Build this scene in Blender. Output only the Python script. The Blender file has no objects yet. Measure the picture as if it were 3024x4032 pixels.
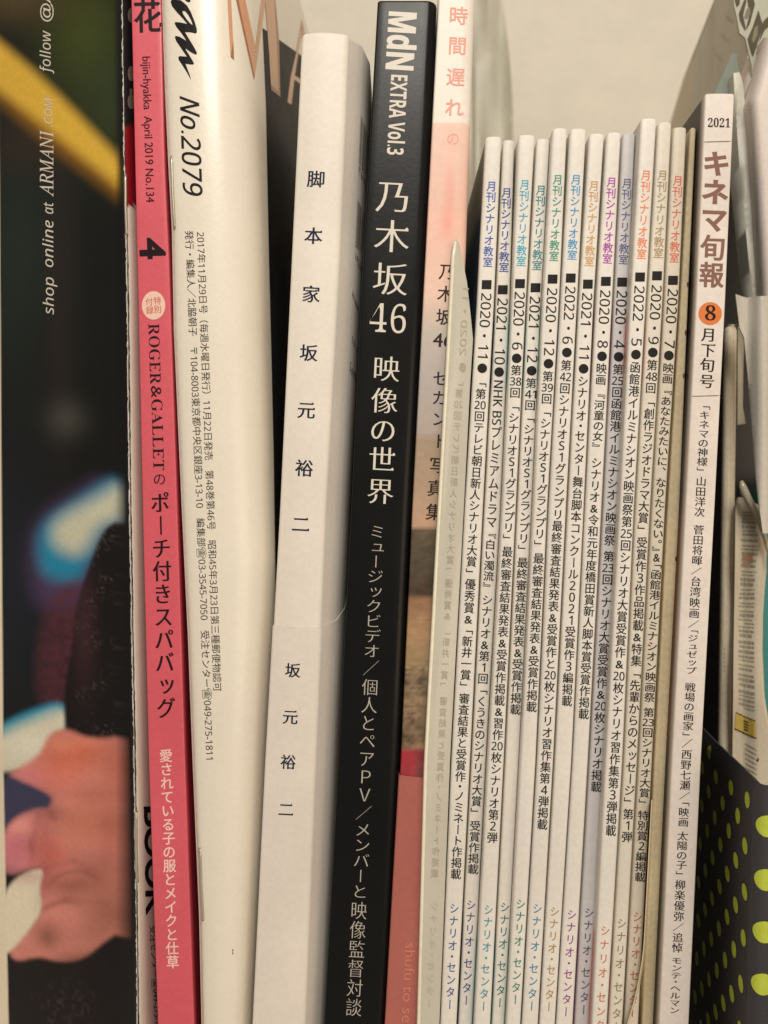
import bpy, math, random
import numpy as np
from mathutils import Vector
from mathutils.bvhtree import BVHTree
from mathutils.geometry import delaunay_2d_cdt

# ---------------------------------------------------------------- camera, world, lamps, exposure
D = 0.183                 # camera to the plane of the spines, metres
S = 0.235 / 4032          # metres on that plane per unit of measurement
sc = bpy.context.scene
cam = bpy.data.cameras.new('camera'); cam.sensor_fit = 'VERTICAL'; cam.sensor_height = 36; cam.lens = 18 * D / 0.1175
cam.clip_start = 0.01; cam.clip_end = 20
cam.dof.use_dof = True; cam.dof.focus_distance = D; cam.dof.aperture_fstop = 13.5
co = bpy.data.objects.new('camera', cam); co.location = (0, -D, 0); co.rotation_euler = (math.pi / 2, 0, 0)
sc.collection.objects.link(co); sc.camera = co
w = bpy.data.worlds.new("World"); sc.world = w; w.use_nodes = True
w.node_tree.nodes['Background'].inputs[0].default_value = (1.0, 0.85, 0.70, 1)
w.node_tree.nodes['Background'].inputs[1].default_value = 0.34
def lamp(name, loc, tgt, size, size_y, power, col):
    l = bpy.data.lights.new(name, 'AREA'); l.shape = 'RECTANGLE'; l.size = size; l.size_y = size_y; l.energy = power; l.color = col
    o = bpy.data.objects.new(name, l); o.location = loc
    o.rotation_euler = (Vector(tgt) - Vector(loc)).to_track_quat('-Z', 'Y').to_euler(); sc.collection.objects.link(o)
lamp('ceiling_lamp', (0.07, -0.62, 0.56), (0, 0, 0.02), 0.26, 0.26, 4.5, (1.0, 0.94, 0.85))
lamp('room_bounce_lamp', (0.55, -0.66, -0.05), (0, 0, 0.0), 0.5, 0.5, 1.7, (1.0, 0.80, 0.60))
sc.view_settings.view_transform = 'Standard'; sc.view_settings.look = 'None'; sc.view_settings.exposure = 0; sc.view_settings.gamma = 1
sc.cycles.max_bounces = 6
rng = np.random.default_rng(7); random.seed(7)

# ---------------------------------------------------------------- small helpers
def lin(c):
    return tuple((x / 255 / 12.92) if x / 255 <= .04045 else ((x / 255 + .055) / 1.055) ** 2.4 for x in c)
def W(px, py, d=0.0):
    k = S * (D + d) / D
    return Vector(((px - 1512) * k, d, (2016 - py) * k))
def wx(px, d=0.0): return (px - 1512) * S * (D + d) / D
FLOOR = -0.165
def ip(y, tab):
    ys = [t[0] for t in tab]; xs = [t[1] for t in tab]
    if y <= ys[0]: return xs[0] + (y - ys[0]) * (xs[1] - xs[0]) / (ys[1] - ys[0])
    if y >= ys[-1]: return xs[-1] + (y - ys[-1]) * (xs[-1] - xs[-2]) / (ys[-1] - ys[-2])
    return float(np.interp(y, ys, xs))
_m = {}
def paper(name, col, rough=.5, attr=False, bump=.06, grain=.05, metallic=0, coat=0, scale=900, alpha=1, spec=.5, smudge=.05):
    if name in _m: return _m[name]
    m = bpy.data.materials.new(name); m.use_nodes = True; nt = m.node_tree; N = nt.nodes; Lk = nt.links
    b = N['Principled BSDF']
    tc = N.new('ShaderNodeTexCoord')
    n1 = N.new('ShaderNodeTexNoise'); n1.inputs['Scale'].default_value = scale; n1.inputs['Detail'].default_value = 4; Lk.new(tc.outputs['Object'], n1.inputs['Vector'])
    n2 = N.new('ShaderNodeTexNoise'); n2.inputs['Scale'].default_value = 45; n2.inputs['Detail'].default_value = 5; Lk.new(tc.outputs['Object'], n2.inputs['Vector'])
    if attr:
        src = N.new('ShaderNodeAttribute'); src.attribute_name = 'Col'; cout = src.outputs['Color']
    else:
        src = N.new('ShaderNodeRGB'); src.outputs[0].default_value = (*lin(col), 1); cout = src.outputs[0]
    def mul(a, noise, amt):
        mr = N.new('ShaderNodeMapRange'); mr.inputs['From Min'].default_value = .3; mr.inputs['From Max'].default_value = .7
        mr.inputs['To Min'].default_value = 1 - amt; mr.inputs['To Max'].default_value = 1 + amt
        Lk.new(noise.outputs['Fac'], mr.inputs['Value'])
        v = N.new('ShaderNodeVectorMath'); v.operation = 'SCALE'; Lk.new(a, v.inputs[0]); Lk.new(mr.outputs[0], v.inputs['Scale'])
        return v.outputs[0]
    c = mul(cout, n1, grain); c = mul(c, n2, smudge)
    Lk.new(c, b.inputs['Base Color'])
    mr = N.new('ShaderNodeMapRange'); mr.inputs['To Min'].default_value = max(.03, rough - .1); mr.inputs['To Max'].default_value = rough + .1
    Lk.new(n2.outputs['Fac'], mr.inputs['Value']); Lk.new(mr.outputs[0], b.inputs['Roughness'])
    b.inputs['Metallic'].default_value = metallic; b.inputs['Specular IOR Level'].default_value = spec
    b.inputs['Coat Weight'].default_value = coat; b.inputs['Coat Roughness'].default_value = .16
    b.inputs['Alpha'].default_value = alpha
    if bump:
        bp = N.new('ShaderNodeBump'); bp.inputs['Strength'].default_value = bump; bp.inputs['Distance'].default_value = .0004
        ad = N.new('ShaderNodeMath'); ad.operation = 'MULTIPLY_ADD'; ad.inputs[1].default_value = .8
        Lk.new(n2.outputs['Fac'], ad.inputs[0]); Lk.new(n1.outputs['Fac'], ad.inputs[2])
        Lk.new(ad.outputs[0], bp.inputs['Height']); Lk.new(bp.outputs[0], b.inputs['Normal'])
    _m[name] = m; return m
def ink(col):
    n = 'ink_%d_%d_%d' % tuple(int(x) for x in col)
    return paper(n, tuple(c * .82 for c in col) if sum(col) < 200 else col, rough=.55, bump=0, grain=.03, smudge=.03, spec=.2)

def thing(name, label, cat, loc, group=None):
    o = bpy.data.objects.new(name, None); sc.collection.objects.link(o); o.location = loc; o.empty_display_size = .01
    o['label'] = label; o['category'] = cat
    if group: o['group'] = group
    return o
def base(o):
    v = Vector((0, 0, 0))
    while o: v += o.location; o = o.parent
    return v
def mesh(name, verts, faces, mat, parent=None, smooth=False, cols=None, label=None, kind=None, loc=None, tag=None):
    off = base(parent) if parent else Vector(loc or (0, 0, 0))
    V = np.asarray(verts, dtype=float).reshape(-1, 3) - np.array(off)
    me = bpy.data.meshes.new(name); me.from_pydata(V.tolist(), [], [list(f) for f in faces]); me.materials.append(mat)
    if smooth: me.polygons.foreach_set('use_smooth', [True] * len(me.polygons))
    if cols is not None:
        a = me.color_attributes.new('Col', 'FLOAT_COLOR', 'POINT')
        c = np.ones((len(V), 4)); c[:, :3] = cols; a.data.foreach_set('color', c.ravel())
    me.update()
    o = bpy.data.objects.new(name, me); sc.collection.objects.link(o)
    if parent: o.parent = parent
    else: o.location = off
    if label: o['label'] = label
    if kind: o['kind'] = kind
    if tag: o['label'], o['category'] = tag[0], tag[1]
    return o
def grid_faces(nr, nc, wrap=False):
    f = []
    for i in range(nr - 1):
        for j in range(nc if wrap else nc - 1):
            k = (j + 1) % nc
            f.append((i * nc + j, i * nc + k, (i + 1) * nc + k, (i + 1) * nc + j))
    return f
def tube(pts, r, n=8):
    pts = [Vector(p) for p in pts]; V = []; F = []
    for i, p in enumerate(pts):
        t = (pts[min(i + 1, len(pts) - 1)] - pts[max(i - 1, 0)]).normalized()
        a = t.cross(Vector((.3, 1, .2))).normalized(); b = t.cross(a)
        rr = r[i] if isinstance(r, (list, tuple)) else r
        for j in range(n):
            th = 2 * math.pi * j / n; V.append(p + (a * math.cos(th) + b * math.sin(th)) * rr)
    F = grid_faces(len(pts), n, True); F.append(tuple(range(n))[::-1]); F.append(tuple(range((len(pts) - 1) * n, len(pts) * n)))
    return V, F
_fc={}
def outlines(s):
    if s in _fc: return _fc[s]
    c=bpy.data.curves.new('t','FONT'); c.body=s
    ob=bpy.data.objects.new('t',c); bpy.context.scene.collection.objects.link(ob)
    bpy.context.view_layer.update()
    cu=ob.to_curve(bpy.context.evaluated_depsgraph_get(),apply_modifiers=False)
    res=[]
    for sp in cu.splines:
        pts=[]
        if sp.type=='BEZIER':
            bp=sp.bezier_points; n=len(bp)
            for i in range(n):
                a=bp[i]; b=bp[(i+1)%n]
                p0,p1,p2,p3=[Vector((q.x,q.y)) for q in (a.co,a.handle_right,b.co and a.handle_right,b.co)]
                p1=Vector((a.handle_right.x,a.handle_right.y)); p2=Vector((b.handle_left.x,b.handle_left.y))
                ch=(p3-p0); L=ch.length
                dev=0 if L<1e-6 else max(abs((p1-p0).cross(ch)),abs((p2-p0).cross(ch)))/L
                k=1 if dev<.004 else (2 if L<.06 else 4)
                for j in range(k):
                    t=j/k; pts.append(p0*(1-t)**3+p1*3*t*(1-t)**2+p2*3*t*t*(1-t)+p3*t**3)
        else: pts=[Vector((p.co.x,p.co.y)) for p in sp.points]
        q=[]
        for p in pts:
            if not q or (p-q[-1]).length>.002: q.append(p)
        if len(q)>1 and (q[0]-q[-1]).length<.002: q.pop()
        if len(q)>2: res.append(q)
    ob.to_curve_clear(); bpy.data.objects.remove(ob); bpy.data.curves.remove(c)
    _fc[s]=res; return res
def area(q): return .5*sum(q[i].cross(q[(i+1)%len(q)]) for i in range(len(q)))
_gc={}
def glyph(s,ox=0,oy=0,uroko=False):
    "filled outline of s, strokes thinned by ox sideways and oy up and down (negative = bolder)"
    key=(s,ox,oy,uroko)
    if key in _gc: return _gc[key]
    ol=outlines(s)
    if not ol: _gc[key]=([],[]); return _gc[key]
    sg=1 if max((area(q) for q in ol),key=abs)>0 else -1
    out=[]
    for q in ol:
        if sg<0: q=q[::-1]
        n=len(q); r=[]
        N=[]
        for i in range(n):
            e=(q[(i+1)%n]-q[i]).normalized(); N.append(Vector((e.y,-e.x)))   # outward for ccw outer
        for i in range(n):
            a,b=N[i-1],N[i]; m=(a+b)/max(.45,1+a.dot(b))
            p=q[i]-Vector((m.x*ox,m.y*oy))
            r.append(p)
        if uroko:
            r2=[]
            for i in range(n):
                e=q[i]-q[i-1]; en=q[(i+1)%n]-q[i]
                pe=q[i-1]-q[i-2]
                if N[i-1].x>.97 and .03<e.length<.11 and N[i].y>.985 and en.length>.13 and N[i-2].y<-.9 and pe.length>.1:
                    p=r[i]; r2+= [p+Vector((.008,.006)),p+Vector((-.035,.062)),p+Vector((-.10,.0))]
                else: r2.append(r[i])
            r=r2
        out.append(r)
    pts=[];ed=[]
    for r in out:
        k=len(pts); pts+=r; ed+=[(k+i,k+(i+1)%len(r)) for i in range(len(r))]
    vo,eo,fo,_,_,_=delaunay_2d_cdt(pts,ed,[],0,1e-5)
    P=np.array([(p.x,p.y) for p in pts]); E=np.array(ed); A=P[E[:,0]]; B=P[E[:,1]]
    V=np.array([(p.x,p.y) for p in vo]); T=np.array([t for t in fo if len(t)==3])
    Cc=V[T].mean(1)
    x=Cc[:,0:1]; y=Cc[:,1:2]
    cr=(B[:,0]-A[:,0])*(y-A[:,1])-(x-A[:,0])*(B[:,1]-A[:,1])
    up=(A[:,1]<=y)&(B[:,1]>y)&(cr>0); dn=(A[:,1]>y)&(B[:,1]<=y)&(cr<0)
    w=up.sum(1)-dn.sum(1)
    T=T[w!=0]
    flat=[tuple(p) for p in V.tolist()]; tri=T.tolist()
    _gc[key]=(flat,[tuple(t) for t in tri]); return _gc[key]

# ---------------------------------------------------------------- printing on surfaces
CAMP = Vector((0, -D, 0))
class Surf:
    "a surface that print is laid onto"
    def __init__(s, verts, faces, d0=0.0):
        s.b = BVHTree.FromPolygons([Vector(v) for v in verts], [tuple(f) for f in faces]); s.d0 = d0
    def hit(s, px, py, off):
        t = W(px, py, 0); dr = (t - CAMP).normalized()
        loc, nor, i, dist = s.b.ray_cast(CAMP, dr)
        if loc is None: return W(px, py, s.d0 - off)
        if nor.dot(dr) > 0: nor = -nor
        return loc + nor * off
def refine(pv, faces, L=16.0):
    pv = list(pv); out = []; st = []
    for f in faces:
        if len(f) > 4:
            k = len(pv); pv.append((sum(pv[i][0] for i in f) / len(f), sum(pv[i][1] for i in f) / len(f))); st += [(f[i], f[(i + 1) % len(f)], k) for i in range(len(f))]
        else: st += [(f[0], f[i], f[i + 1]) for i in range(1, len(f) - 1)]
    mid = {}
    while st:
        t = st.pop(); e = [(abs(pv[t[i]][0] - pv[t[(i + 1) % 3]][0]) + abs(pv[t[i]][1] - pv[t[(i + 1) % 3]][1]), i) for i in range(3)]; m, i = max(e)
        if m <= L: out.append(t); continue
        a, b, c = t[i], t[(i + 1) % 3], t[(i + 2) % 3]; k = (min(a, b), max(a, b))
        if k not in mid: mid[k] = len(pv); pv.append(((pv[a][0] + pv[b][0]) / 2, (pv[a][1] + pv[b][1]) / 2))
        st += [(a, mid[k], c), (mid[k], b, c)]
    return pv, out
def sans(t):
    o = ''
    for c in t:
        if '0' <= c <= '9': o += chr(0x1D7E2 + ord(c) - 48)
        elif 'A' <= c <= 'Z': o += chr(0x1D5A0 + ord(c) - 65)
        else: o += c
    return o
def bold(t):
    o = ''
    for c in t:
        if '0' <= c <= '9': o += chr(0x1D7EC + ord(c) - 48)
        elif 'A' <= c <= 'Z': o += chr(0x1D5D4 + ord(c) - 65)
        elif 'a' <= c <= 'z': o += chr(0x1D5EE + ord(c) - 97)
        else: o += c
    return o
def lay(name, parent, surf, pv, faces, col, off=.00006, label=None, mat=None):
    pv, faces = refine(pv, faces)
    V = [surf.hit(x, y, off) for x, y in pv]
    return mesh(name, V, faces, mat or ink(col), parent, label=label)
class Ink:
    "collects flat shapes in measurement coordinates"
    def __init__(s): s.v = []; s.f = []
    def add(s, v, f):
        k = len(s.v); s.v += list(v); s.f += [tuple(i + k for i in q) for q in f]
    def rect(s, x0, y0, x1, y1, sl=0.0):
        s.add([(x0, y0), (x1, y0), (x1 + sl * (y1 - y0), y1), (x0 + sl * (y1 - y0), y1)], [(0, 1, 2, 3)])
    def disc(s, x, y, rx, ry, n=28):
        s.add([(x + rx * math.cos(2 * math.pi * i / n), y + ry * math.sin(2 * math.pi * i / n)) for i in range(n)], [tuple(range(n))])
    def poly(s, pts, step=None):
        pts = [Vector(p) for p in pts]
        if step:
            q = []
            for i in range(len(pts)):
                a, b = pts[i], pts[(i + 1) % len(pts)]; n = max(1, int((b - a).length / step))
                q += [a.lerp(b, k / n) for k in range(n)]
            n = len(q); xs = [p.x for p in q]; ys = [p.y for p in q]
            inn = [Vector((x, y)) for x in np.arange(min(xs) + step / 2, max(xs), step) for y in np.arange(min(ys) + step / 2, max(ys), step)]
            vo, eo, fo, *_ = delaunay_2d_cdt(q + inn, [(i, (i + 1) % n) for i in range(n)], [], 1, 1e-4)
        else:
            n = len(pts); vo, eo, fo, *_ = delaunay_2d_cdt(pts, [(i, (i + 1) % n) for i in range(n)], [], 1, 1e-4)
        use = sorted({i for f in fo for i in f}); rm = {j: i for i, j in enumerate(use)}
        s.add([tuple(vo[i]) for i in use], [tuple(rm[i] for i in f) for f in fo])
    def glyph(s, ch, cx, cy, wd, ht, ang=0.0, ex=.5, ey=.38, st=(0, 0, False), mir=False):
        v, f = glyph(ch, *st)
        if not v: return
        ca, sa = math.cos(ang), math.sin(ang); out = []
        for x, y in v:
            a = (x - ex) * wd; b = -(y - ey) * ht
            if mir: a = -a
            out.append((cx + a * ca - b * sa, cy + a * sa + b * ca))
        s.add(out, f)
SIDE = 'ー「」『』（）()—〜＆'
SMALL = 'ュッョャァ'
def toks(t):
    out = []; i = 0
    while i < len(t):
        c = t[i]
        if c == '<': j = t.index('>', i); out.append(('run', t[i + 1:j])); i = j + 1
        elif c == '[': j = t.index(']', i); out.append(('tcy', t[i + 1:j])); i = j + 1
        elif c == '　': out.append(('sp', c)); i += 1
        elif c == ' ': out.append(('hsp', c)); i += 1
        else: out.append(('ch', c)); i += 1
    return out
def runw(t, st):
    v, f = glyph(t, *st); xs = [a for a, b in v]; return min(xs), max(xs)
def vtext(I, t, cx, y0, y1, size, st=(0, 0, False), slope=None, fill=1.0, runscale=1.0, mir=False):
    "vertical line of text: cx(y) gives its centre"
    tk = [(k, sans(c)) for k, c in toks(t)]; L = []
    for k, c in tk:
        if k == 'run': a, b = runw(c, st); L.append((b - a) * runscale + .12)
        elif k == 'sp': L.append(.72)
        elif k == 'hsp': L.append(.35)
        elif k == 'ch' and c in '「」『』、。': L.append(.66)
        elif k == 'ch' and c == '・': L.append(.75)
        else: L.append(1.0)
    tot = sum(L); adv = (y1 - y0) / tot; y = y0
    for (k, c), l in zip(tk, L):
        cy = y + l * adv / 2; x = cx(cy); ang = -math.atan((cx(cy + 40) - cx(cy - 40)) / 80)
        hh = min(adv * 1.0, size * 1.15) * fill
        if k == 'run':
            a, b = runw(c, st)
            I.glyph(c, x, cy, adv * runscale, size * runscale * 1.12, ang + math.pi / 2, (a + b) / 2, .36, st, mir)
        elif k == 'tcy':
            a, b = runw(c, st); I.glyph(c, x, cy, size / (b - a) * 1.02, hh, ang, (a + b) / 2, .36, st, mir)
        elif k == 'ch':
            if c in SIDE or c == 'ー':
                ey = .38; ex = .5; dy = 0
                if c in '「『': ex = .76
                if c in '」』': ex = .24
                if c == '＆':
                    a, b = runw('&', st); I.glyph('&', x, cy, hh * 1.05, size * 1.05, ang, (a + b) / 2, .36, st, mir)
                else: I.glyph(c, x, cy, hh, size, ang + math.pi / 2, ex, ey, st, mir)
            elif c in SMALL: I.glyph(c, x + size * .08, cy - hh * .06, size, hh, ang, .5, .38, st, mir)
            elif c in '、。': I.glyph(c, x + size * .28, cy - hh * .1, size, hh, ang, .25, .12, st, mir)
            elif ord(c) < 0x250 or ord(c) >= 0x1D400: a, b = runw(c, st); I.glyph(c, x, cy, size * 1.05, hh * 1.08, ang, (a + b) / 2, .36, st, mir)
            else: I.glyph(c, x, cy, size, hh, ang, .5, .38, st, mir)
        y += l * adv
def sideways(I, t, x0, y0, y1, size, st=(0, 0, False), x1=None, ccw=False, ey=.36):
    "whole line turned a quarter; runs from y0 (down) to y1; x0,x1 the centres at both ends"
    a, b = runw(t, st); x1 = x0 if x1 is None else x1
    L = math.hypot(y1 - y0, x1 - x0); ang = math.atan2(y1 - y0, x1 - x0)
    I.glyph(t, (x0 + x1) / 2, (y0 + y1) / 2, L / (b - a), size, ang, (a + b) / 2, ey, st)

# ---------------------------------------------------------------- bound things: a cover folded round a block of pages
def profile(xl, xr, d0, rl, rr, kl, kr, Ld, bulge, nf=8, endl=None, endr=None):
    P = []
    dd = [1, .75, .5, .3, .16, .07, .02]
    for t in dd:
        d = rl + Ld * t; P.append((xl + kl(d), d0 + d, 0))
    for a in (0, 22, 45, 68): 
        th = math.radians(180 - a); P.append((xl + rl + rl * math.cos(th), d0 + rl - rl * math.sin(th), 1))
    for i in range(nf):
        u = i / (nf - 1); P.append((xl + rl + u * (xr - xl - rl - rr), d0 - bulge * 4 * u * (1 - u), 1))
    for a in (68, 45, 22, 0):
        th = math.radians(a); P.append((xr - rr + rr * math.cos(th), d0 + rr - rr * math.sin(th), 1))
    for t in dd[::-1]:
        d = rr + Ld * t; P.append((xr + kr(d), d0 + d, 2))
    return P
def inner(P, th):
    out = []
    for i in range(len(P)):
        a = P[max(i - 1, 0)]; b = P[min(i + 1, len(P) - 1)]
        tx, ty = b[0] - a[0], b[1] - a[1]; l = math.hypot(tx, ty) or 1
        out.append((P[i][0] - ty / l * th, P[i][1] + tx / l * th, P[i][2]))
    return out
def bound(name, label, cat, L, R, top, mat, pagemat, d0=0.0, rl=.0006, rr=.0006, kl=None, kr=None, Ld=.14, bulge=0.0, group=None,
          rows=40, nf=8, colfn=None, topr=10, th=.00018, dense=None):
    kl = kl or (lambda d: 0); kr = kr or (lambda d: 0)
    k = S * (D + d0) / D; bot = 2016 - FLOOR / k
    ys = list(np.linspace(top + topr, bot, rows)) if dense is None else list(np.arange(top + topr, bot, dense)) + [bot]
    ys = [top, top + topr * .15, top + topr * .5] + ys
    ro = []
    for y in ys:
        xl, xr = ip(y, L), ip(y, R)
        q = max(0, 1 - (y - top) / topr); ins = topr * (1 - math.sqrt(max(0, 1 - q * q)))
        pr = profile(wx(xl + ins, d0), wx(xr - ins, d0), d0 + ins * S * .5, rl, rr, kl, kr, Ld, bulge, nf)
        ro.append((pr, (2016 - y) * k, y))
    nc = len(ro[0][0]); V = []; cols = []
    for pr, z, y in ro:
        for (x, yy, sd) in pr:
            V.append((x, yy, z))
            if colfn: cols.append(colfn(sd, 1512 + x / (S * (D + yy) / D), y, yy - d0, x))
    outer = (list(V), grid_faces(len(ro), nc))
    n0 = len(V)
    for pr, z, y in ro:
        for (x, yy, sd) in inner(pr, th): V.append((x, yy, z))
    if colfn: cols += cols
    F = [f[::-1] for f in outer[1]] + [tuple(n0 + i for i in f) for f in outer[1]]
    nr = len(ro)
    for j in range(nc - 1):
        F.append((j, j + 1, n0 + j + 1, n0 + j)); b = (nr - 1) * nc
        F.append((b + j + 1, b + j, n0 + b + j, n0 + b + j + 1))
    for i in range(nr - 1):
        F.append(((i + 1) * nc, i * nc, n0 + i * nc, n0 + (i + 1) * nc)); e = nc - 1
        F.append((i * nc + e, (i + 1) * nc + e, n0 + (i + 1) * nc + e, n0 + i * nc + e))
    cx = sum(p[0] for p in ro[-1][0]) / nc
    root = thing(name, label, cat, (cx, d0 + Ld / 2, FLOOR), group)
    cov = mesh('cover', V, F, mat, root, smooth=True, cols=np.array(cols) if colfn else None)
    cov.data.set_sharp_from_angle(angle=math.radians(40))
    # page block: closed, just inside the cover
    PV = []; sel = list(range(nc))
    rs = [ro[3]] + ro[4::6] + [ro[-1]]
    for n_, (pr, z, y) in enumerate(rs):
        q = inner(pr, th * 1.6)
        for j in sel:
            x, yy, _ = q[j]
            if j in (0, nc - 1): yy -= .002
            PV.append((x, yy, z - (.0004 if n_ == 0 else 0) + (.0002 if n_ == len(rs) - 1 else 0)))
    m_ = len(sel); PF = grid_faces(len(rs), m_, True) + [tuple(range(m_))] + [tuple(range((len(rs) - 1) * m_, len(rs) * m_))[::-1]]
    mesh('pages', PV, PF, pagemat, root)
    root_s = Surf(outer[0], outer[1], d0)
    return root, root_s

def ribbon(name, parent, rows, mat, th=.0002, cols=None, smooth=True, label=None, tag=None, loc=None, kind=None):
    "sheet with thickness from rows of points; the outer side is the given one"
    nr, nc = len(rows), len(rows[0]); P = np.array([[tuple(p) for p in r] for r in rows])
    du = np.gradient(P, axis=1); dv = np.gradient(P, axis=0)
    N = np.cross(du, dv); N /= np.linalg.norm(N, axis=2, keepdims=True) + 1e-12
    c = P - np.array(CAMP)
    if (N * c).sum() < 0: N = -N
    Q = P + N * th
    V = np.concatenate([P.reshape(-1, 3), Q.reshape(-1, 3)]); n0 = nr * nc
    g = grid_faces(nr, nc); F = list(g) + [tuple(n0 + i for i in f[::-1]) for f in g]
    for j in range(nc - 1):
        F.append((j + 1, j, n0 + j, n0 + j + 1)); b = (nr - 1) * nc; F.append((b + j, b + j + 1, n0 + b + j + 1, n0 + b + j))
    for i in range(nr - 1):
        F.append((i * nc, (i + 1) * nc, n0 + (i + 1) * nc, n0 + i * nc)); e = nc - 1
        F.append(((i + 1) * nc + e, i * nc + e, n0 + i * nc + e, n0 + (i + 1) * nc + e))
    if cols is not None: cols = np.concatenate([cols, cols])
    o = mesh(name, V, F, mat, parent, smooth=smooth, cols=cols, label=label, tag=tag, loc=loc, kind=kind)
    o.data.set_sharp_from_angle(angle=math.radians(50))
    return o, Surf(P.reshape(-1, 3), g, 0)
def slab(name, parent, pts, d, thick, mat, step=None, curve=None, colf=None, label=None, tag=None, loc=None, depthf=None):
    "outline with real thickness standing at depth d"
    I = Ink(); I.poly(pts, step); n = len(I.v)
    dep = [d + (curve(x, y) if curve else 0) for x, y in I.v]
    V = [W(x, y, q) for (x, y), q in zip(I.v, dep)] + [W(x, y, q) + Vector((0, thick, 0)) for (x, y), q in zip(I.v, dep)]
    ec = {}
    for f in I.f:
        for i in range(len(f)):
            e = (f[i], f[(i + 1) % len(f)]); ec[e] = 1
    F = list(I.f) + [tuple(n + i for i in f[::-1]) for f in I.f]
    for (a, b) in ec:
        if (b, a) not in ec: F.append((b, a, n + a, n + b))
    cols = None
    if colf: cols = np.array([colf(x, y) for x, y in I.v] * 2)
    o = mesh(name, V, F, mat, parent, smooth=True, cols=cols, label=label, tag=tag, loc=loc)
    o.data.set_sharp_from_angle(angle=math.radians(50))
    return o, Surf(V[:n], I.f, d)
def staple(parent, x0, y0, x1, y1, surf, r=.00033):
    a = surf.hit(x0, y0, .0003); b = surf.hit(x1, y1, .0003)
    pts = [a + Vector((0, .0012, -.0003)), a + Vector((0, .0003, 0))]
    for t in (.03, .1, .3, .5, .7, .9, .97):
        p = surf.hit(x0 + (x1 - x0) * t, y0 + (y1 - y0) * t, .00028) + Vector((.00005 * math.sin(9 * t), 0, 0)); pts.append(p)
    pts += [b + Vector((0, .0003, 0)), b + Vector((0, .0012, .0003))]
    V, F = tube(pts, r, 10); return mesh('staple', V, F, STEEL, parent, smooth=True)
def worn_line(parent, surf, ridge, y0, y1, seed, col, dx=0, wmax=4.5, name='fold_wear'):
    rd = random.Random(seed); L = []; R = []; y = y0; w = 2; c = 0
    while y < y1:
        w += (rd.uniform(0, wmax) - w) * .45; c += (rd.uniform(-2, 2) - c) * .35; x = ip(y, ridge) + dx + c
        L.append((x - w / 2, y)); R.append((x + w / 2, y)); y += rd.uniform(5, 13)
    n = len(L); lay(name, parent, surf, L + R, [(i, i + 1, n + i + 1, n + i) for i in range(n - 1)], col, off=.00008)
def wear(parent, surf, ridge, y0, y1, n, seed, col, side=0, wmax=6):
    rd = random.Random(seed); I = Ink()
    for _ in range(n):
        y = rd.uniform(y0, y1); x = ip(y, ridge) + side + rd.uniform(-2.0, 2.0); h = rd.uniform(3, 26); wd = rd.uniform(1, wmax) * rd.uniform(.3, 1)
        k = 9; I.add([(x + (wd / 2) * math.cos(2 * math.pi * i / k) * rd.uniform(.4, 1.2), y + h / 2 * math.sin(2 * math.pi * i / k) * rd.uniform(.7, 1.1)) for i in range(k)], [tuple(range(k))])
    lay('fold_wear', parent, surf, I.v, I.f, col, off=.00008)
def sdist(px, py, poly):
    P = np.array(poly, float); x = px[:, None]; y = py[:, None]
    A = P[None, :, :]; B = np.roll(P, -1, 0)[None, :, :]
    ex, ey = B[..., 0] - A[..., 0], B[..., 1] - A[..., 1]; wx_, wy_ = x - A[..., 0], y - A[..., 1]
    t = np.clip((wx_ * ex + wy_ * ey) / (ex * ex + ey * ey + 1e-9), 0, 1)
    dd = np.sqrt(((wx_ - ex * t) ** 2 + (wy_ - ey * t) ** 2).min(1))
    c = ((A[..., 1] <= y) != (B[..., 1] <= y)) & (x < ex * (y - A[..., 1]) / (ey + 1e-12) + A[..., 0])
    return np.where(c.sum(1) % 2 == 1, -dd, dd)
def vnoise(x, y, sc_, seed):
    r = np.random.default_rng(seed).random((257, 257))
    X = x / sc_ + 1000; Y = y / sc_ + 1000; xi = np.floor(X).astype(int); yi = np.floor(Y).astype(int); fx = X - xi; fy = Y - yi
    fx = fx * fx * (3 - 2 * fx); fy = fy * fy * (3 - 2 * fy); g = lambda a, b: r[a % 257, b % 257]
    return (g(xi, yi) * (1 - fx) + g(xi + 1, yi) * fx) * (1 - fy) + (g(xi, yi + 1) * (1 - fx) + g(xi + 1, yi + 1) * fx) * fy

STEEL = paper('staple_steel', (200, 192, 176), rough=.28, metallic=.7, bump=0, grain=0)
PAGES = paper('page_block_paper', (222, 212, 190), rough=.8, bump=.15, grain=.08, scale=1600)
WHITE = paper('white_cover_paper', (232, 228, 222), rough=.52, bump=.08)
GLOSSW = paper('glossy_printed_cover', (230, 226, 218), rough=.34, attr=True, bump=.1, coat=.25)
PRINTED = paper('printed_cover', (230, 226, 218), rough=.5, attr=True, bump=.07)

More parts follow.
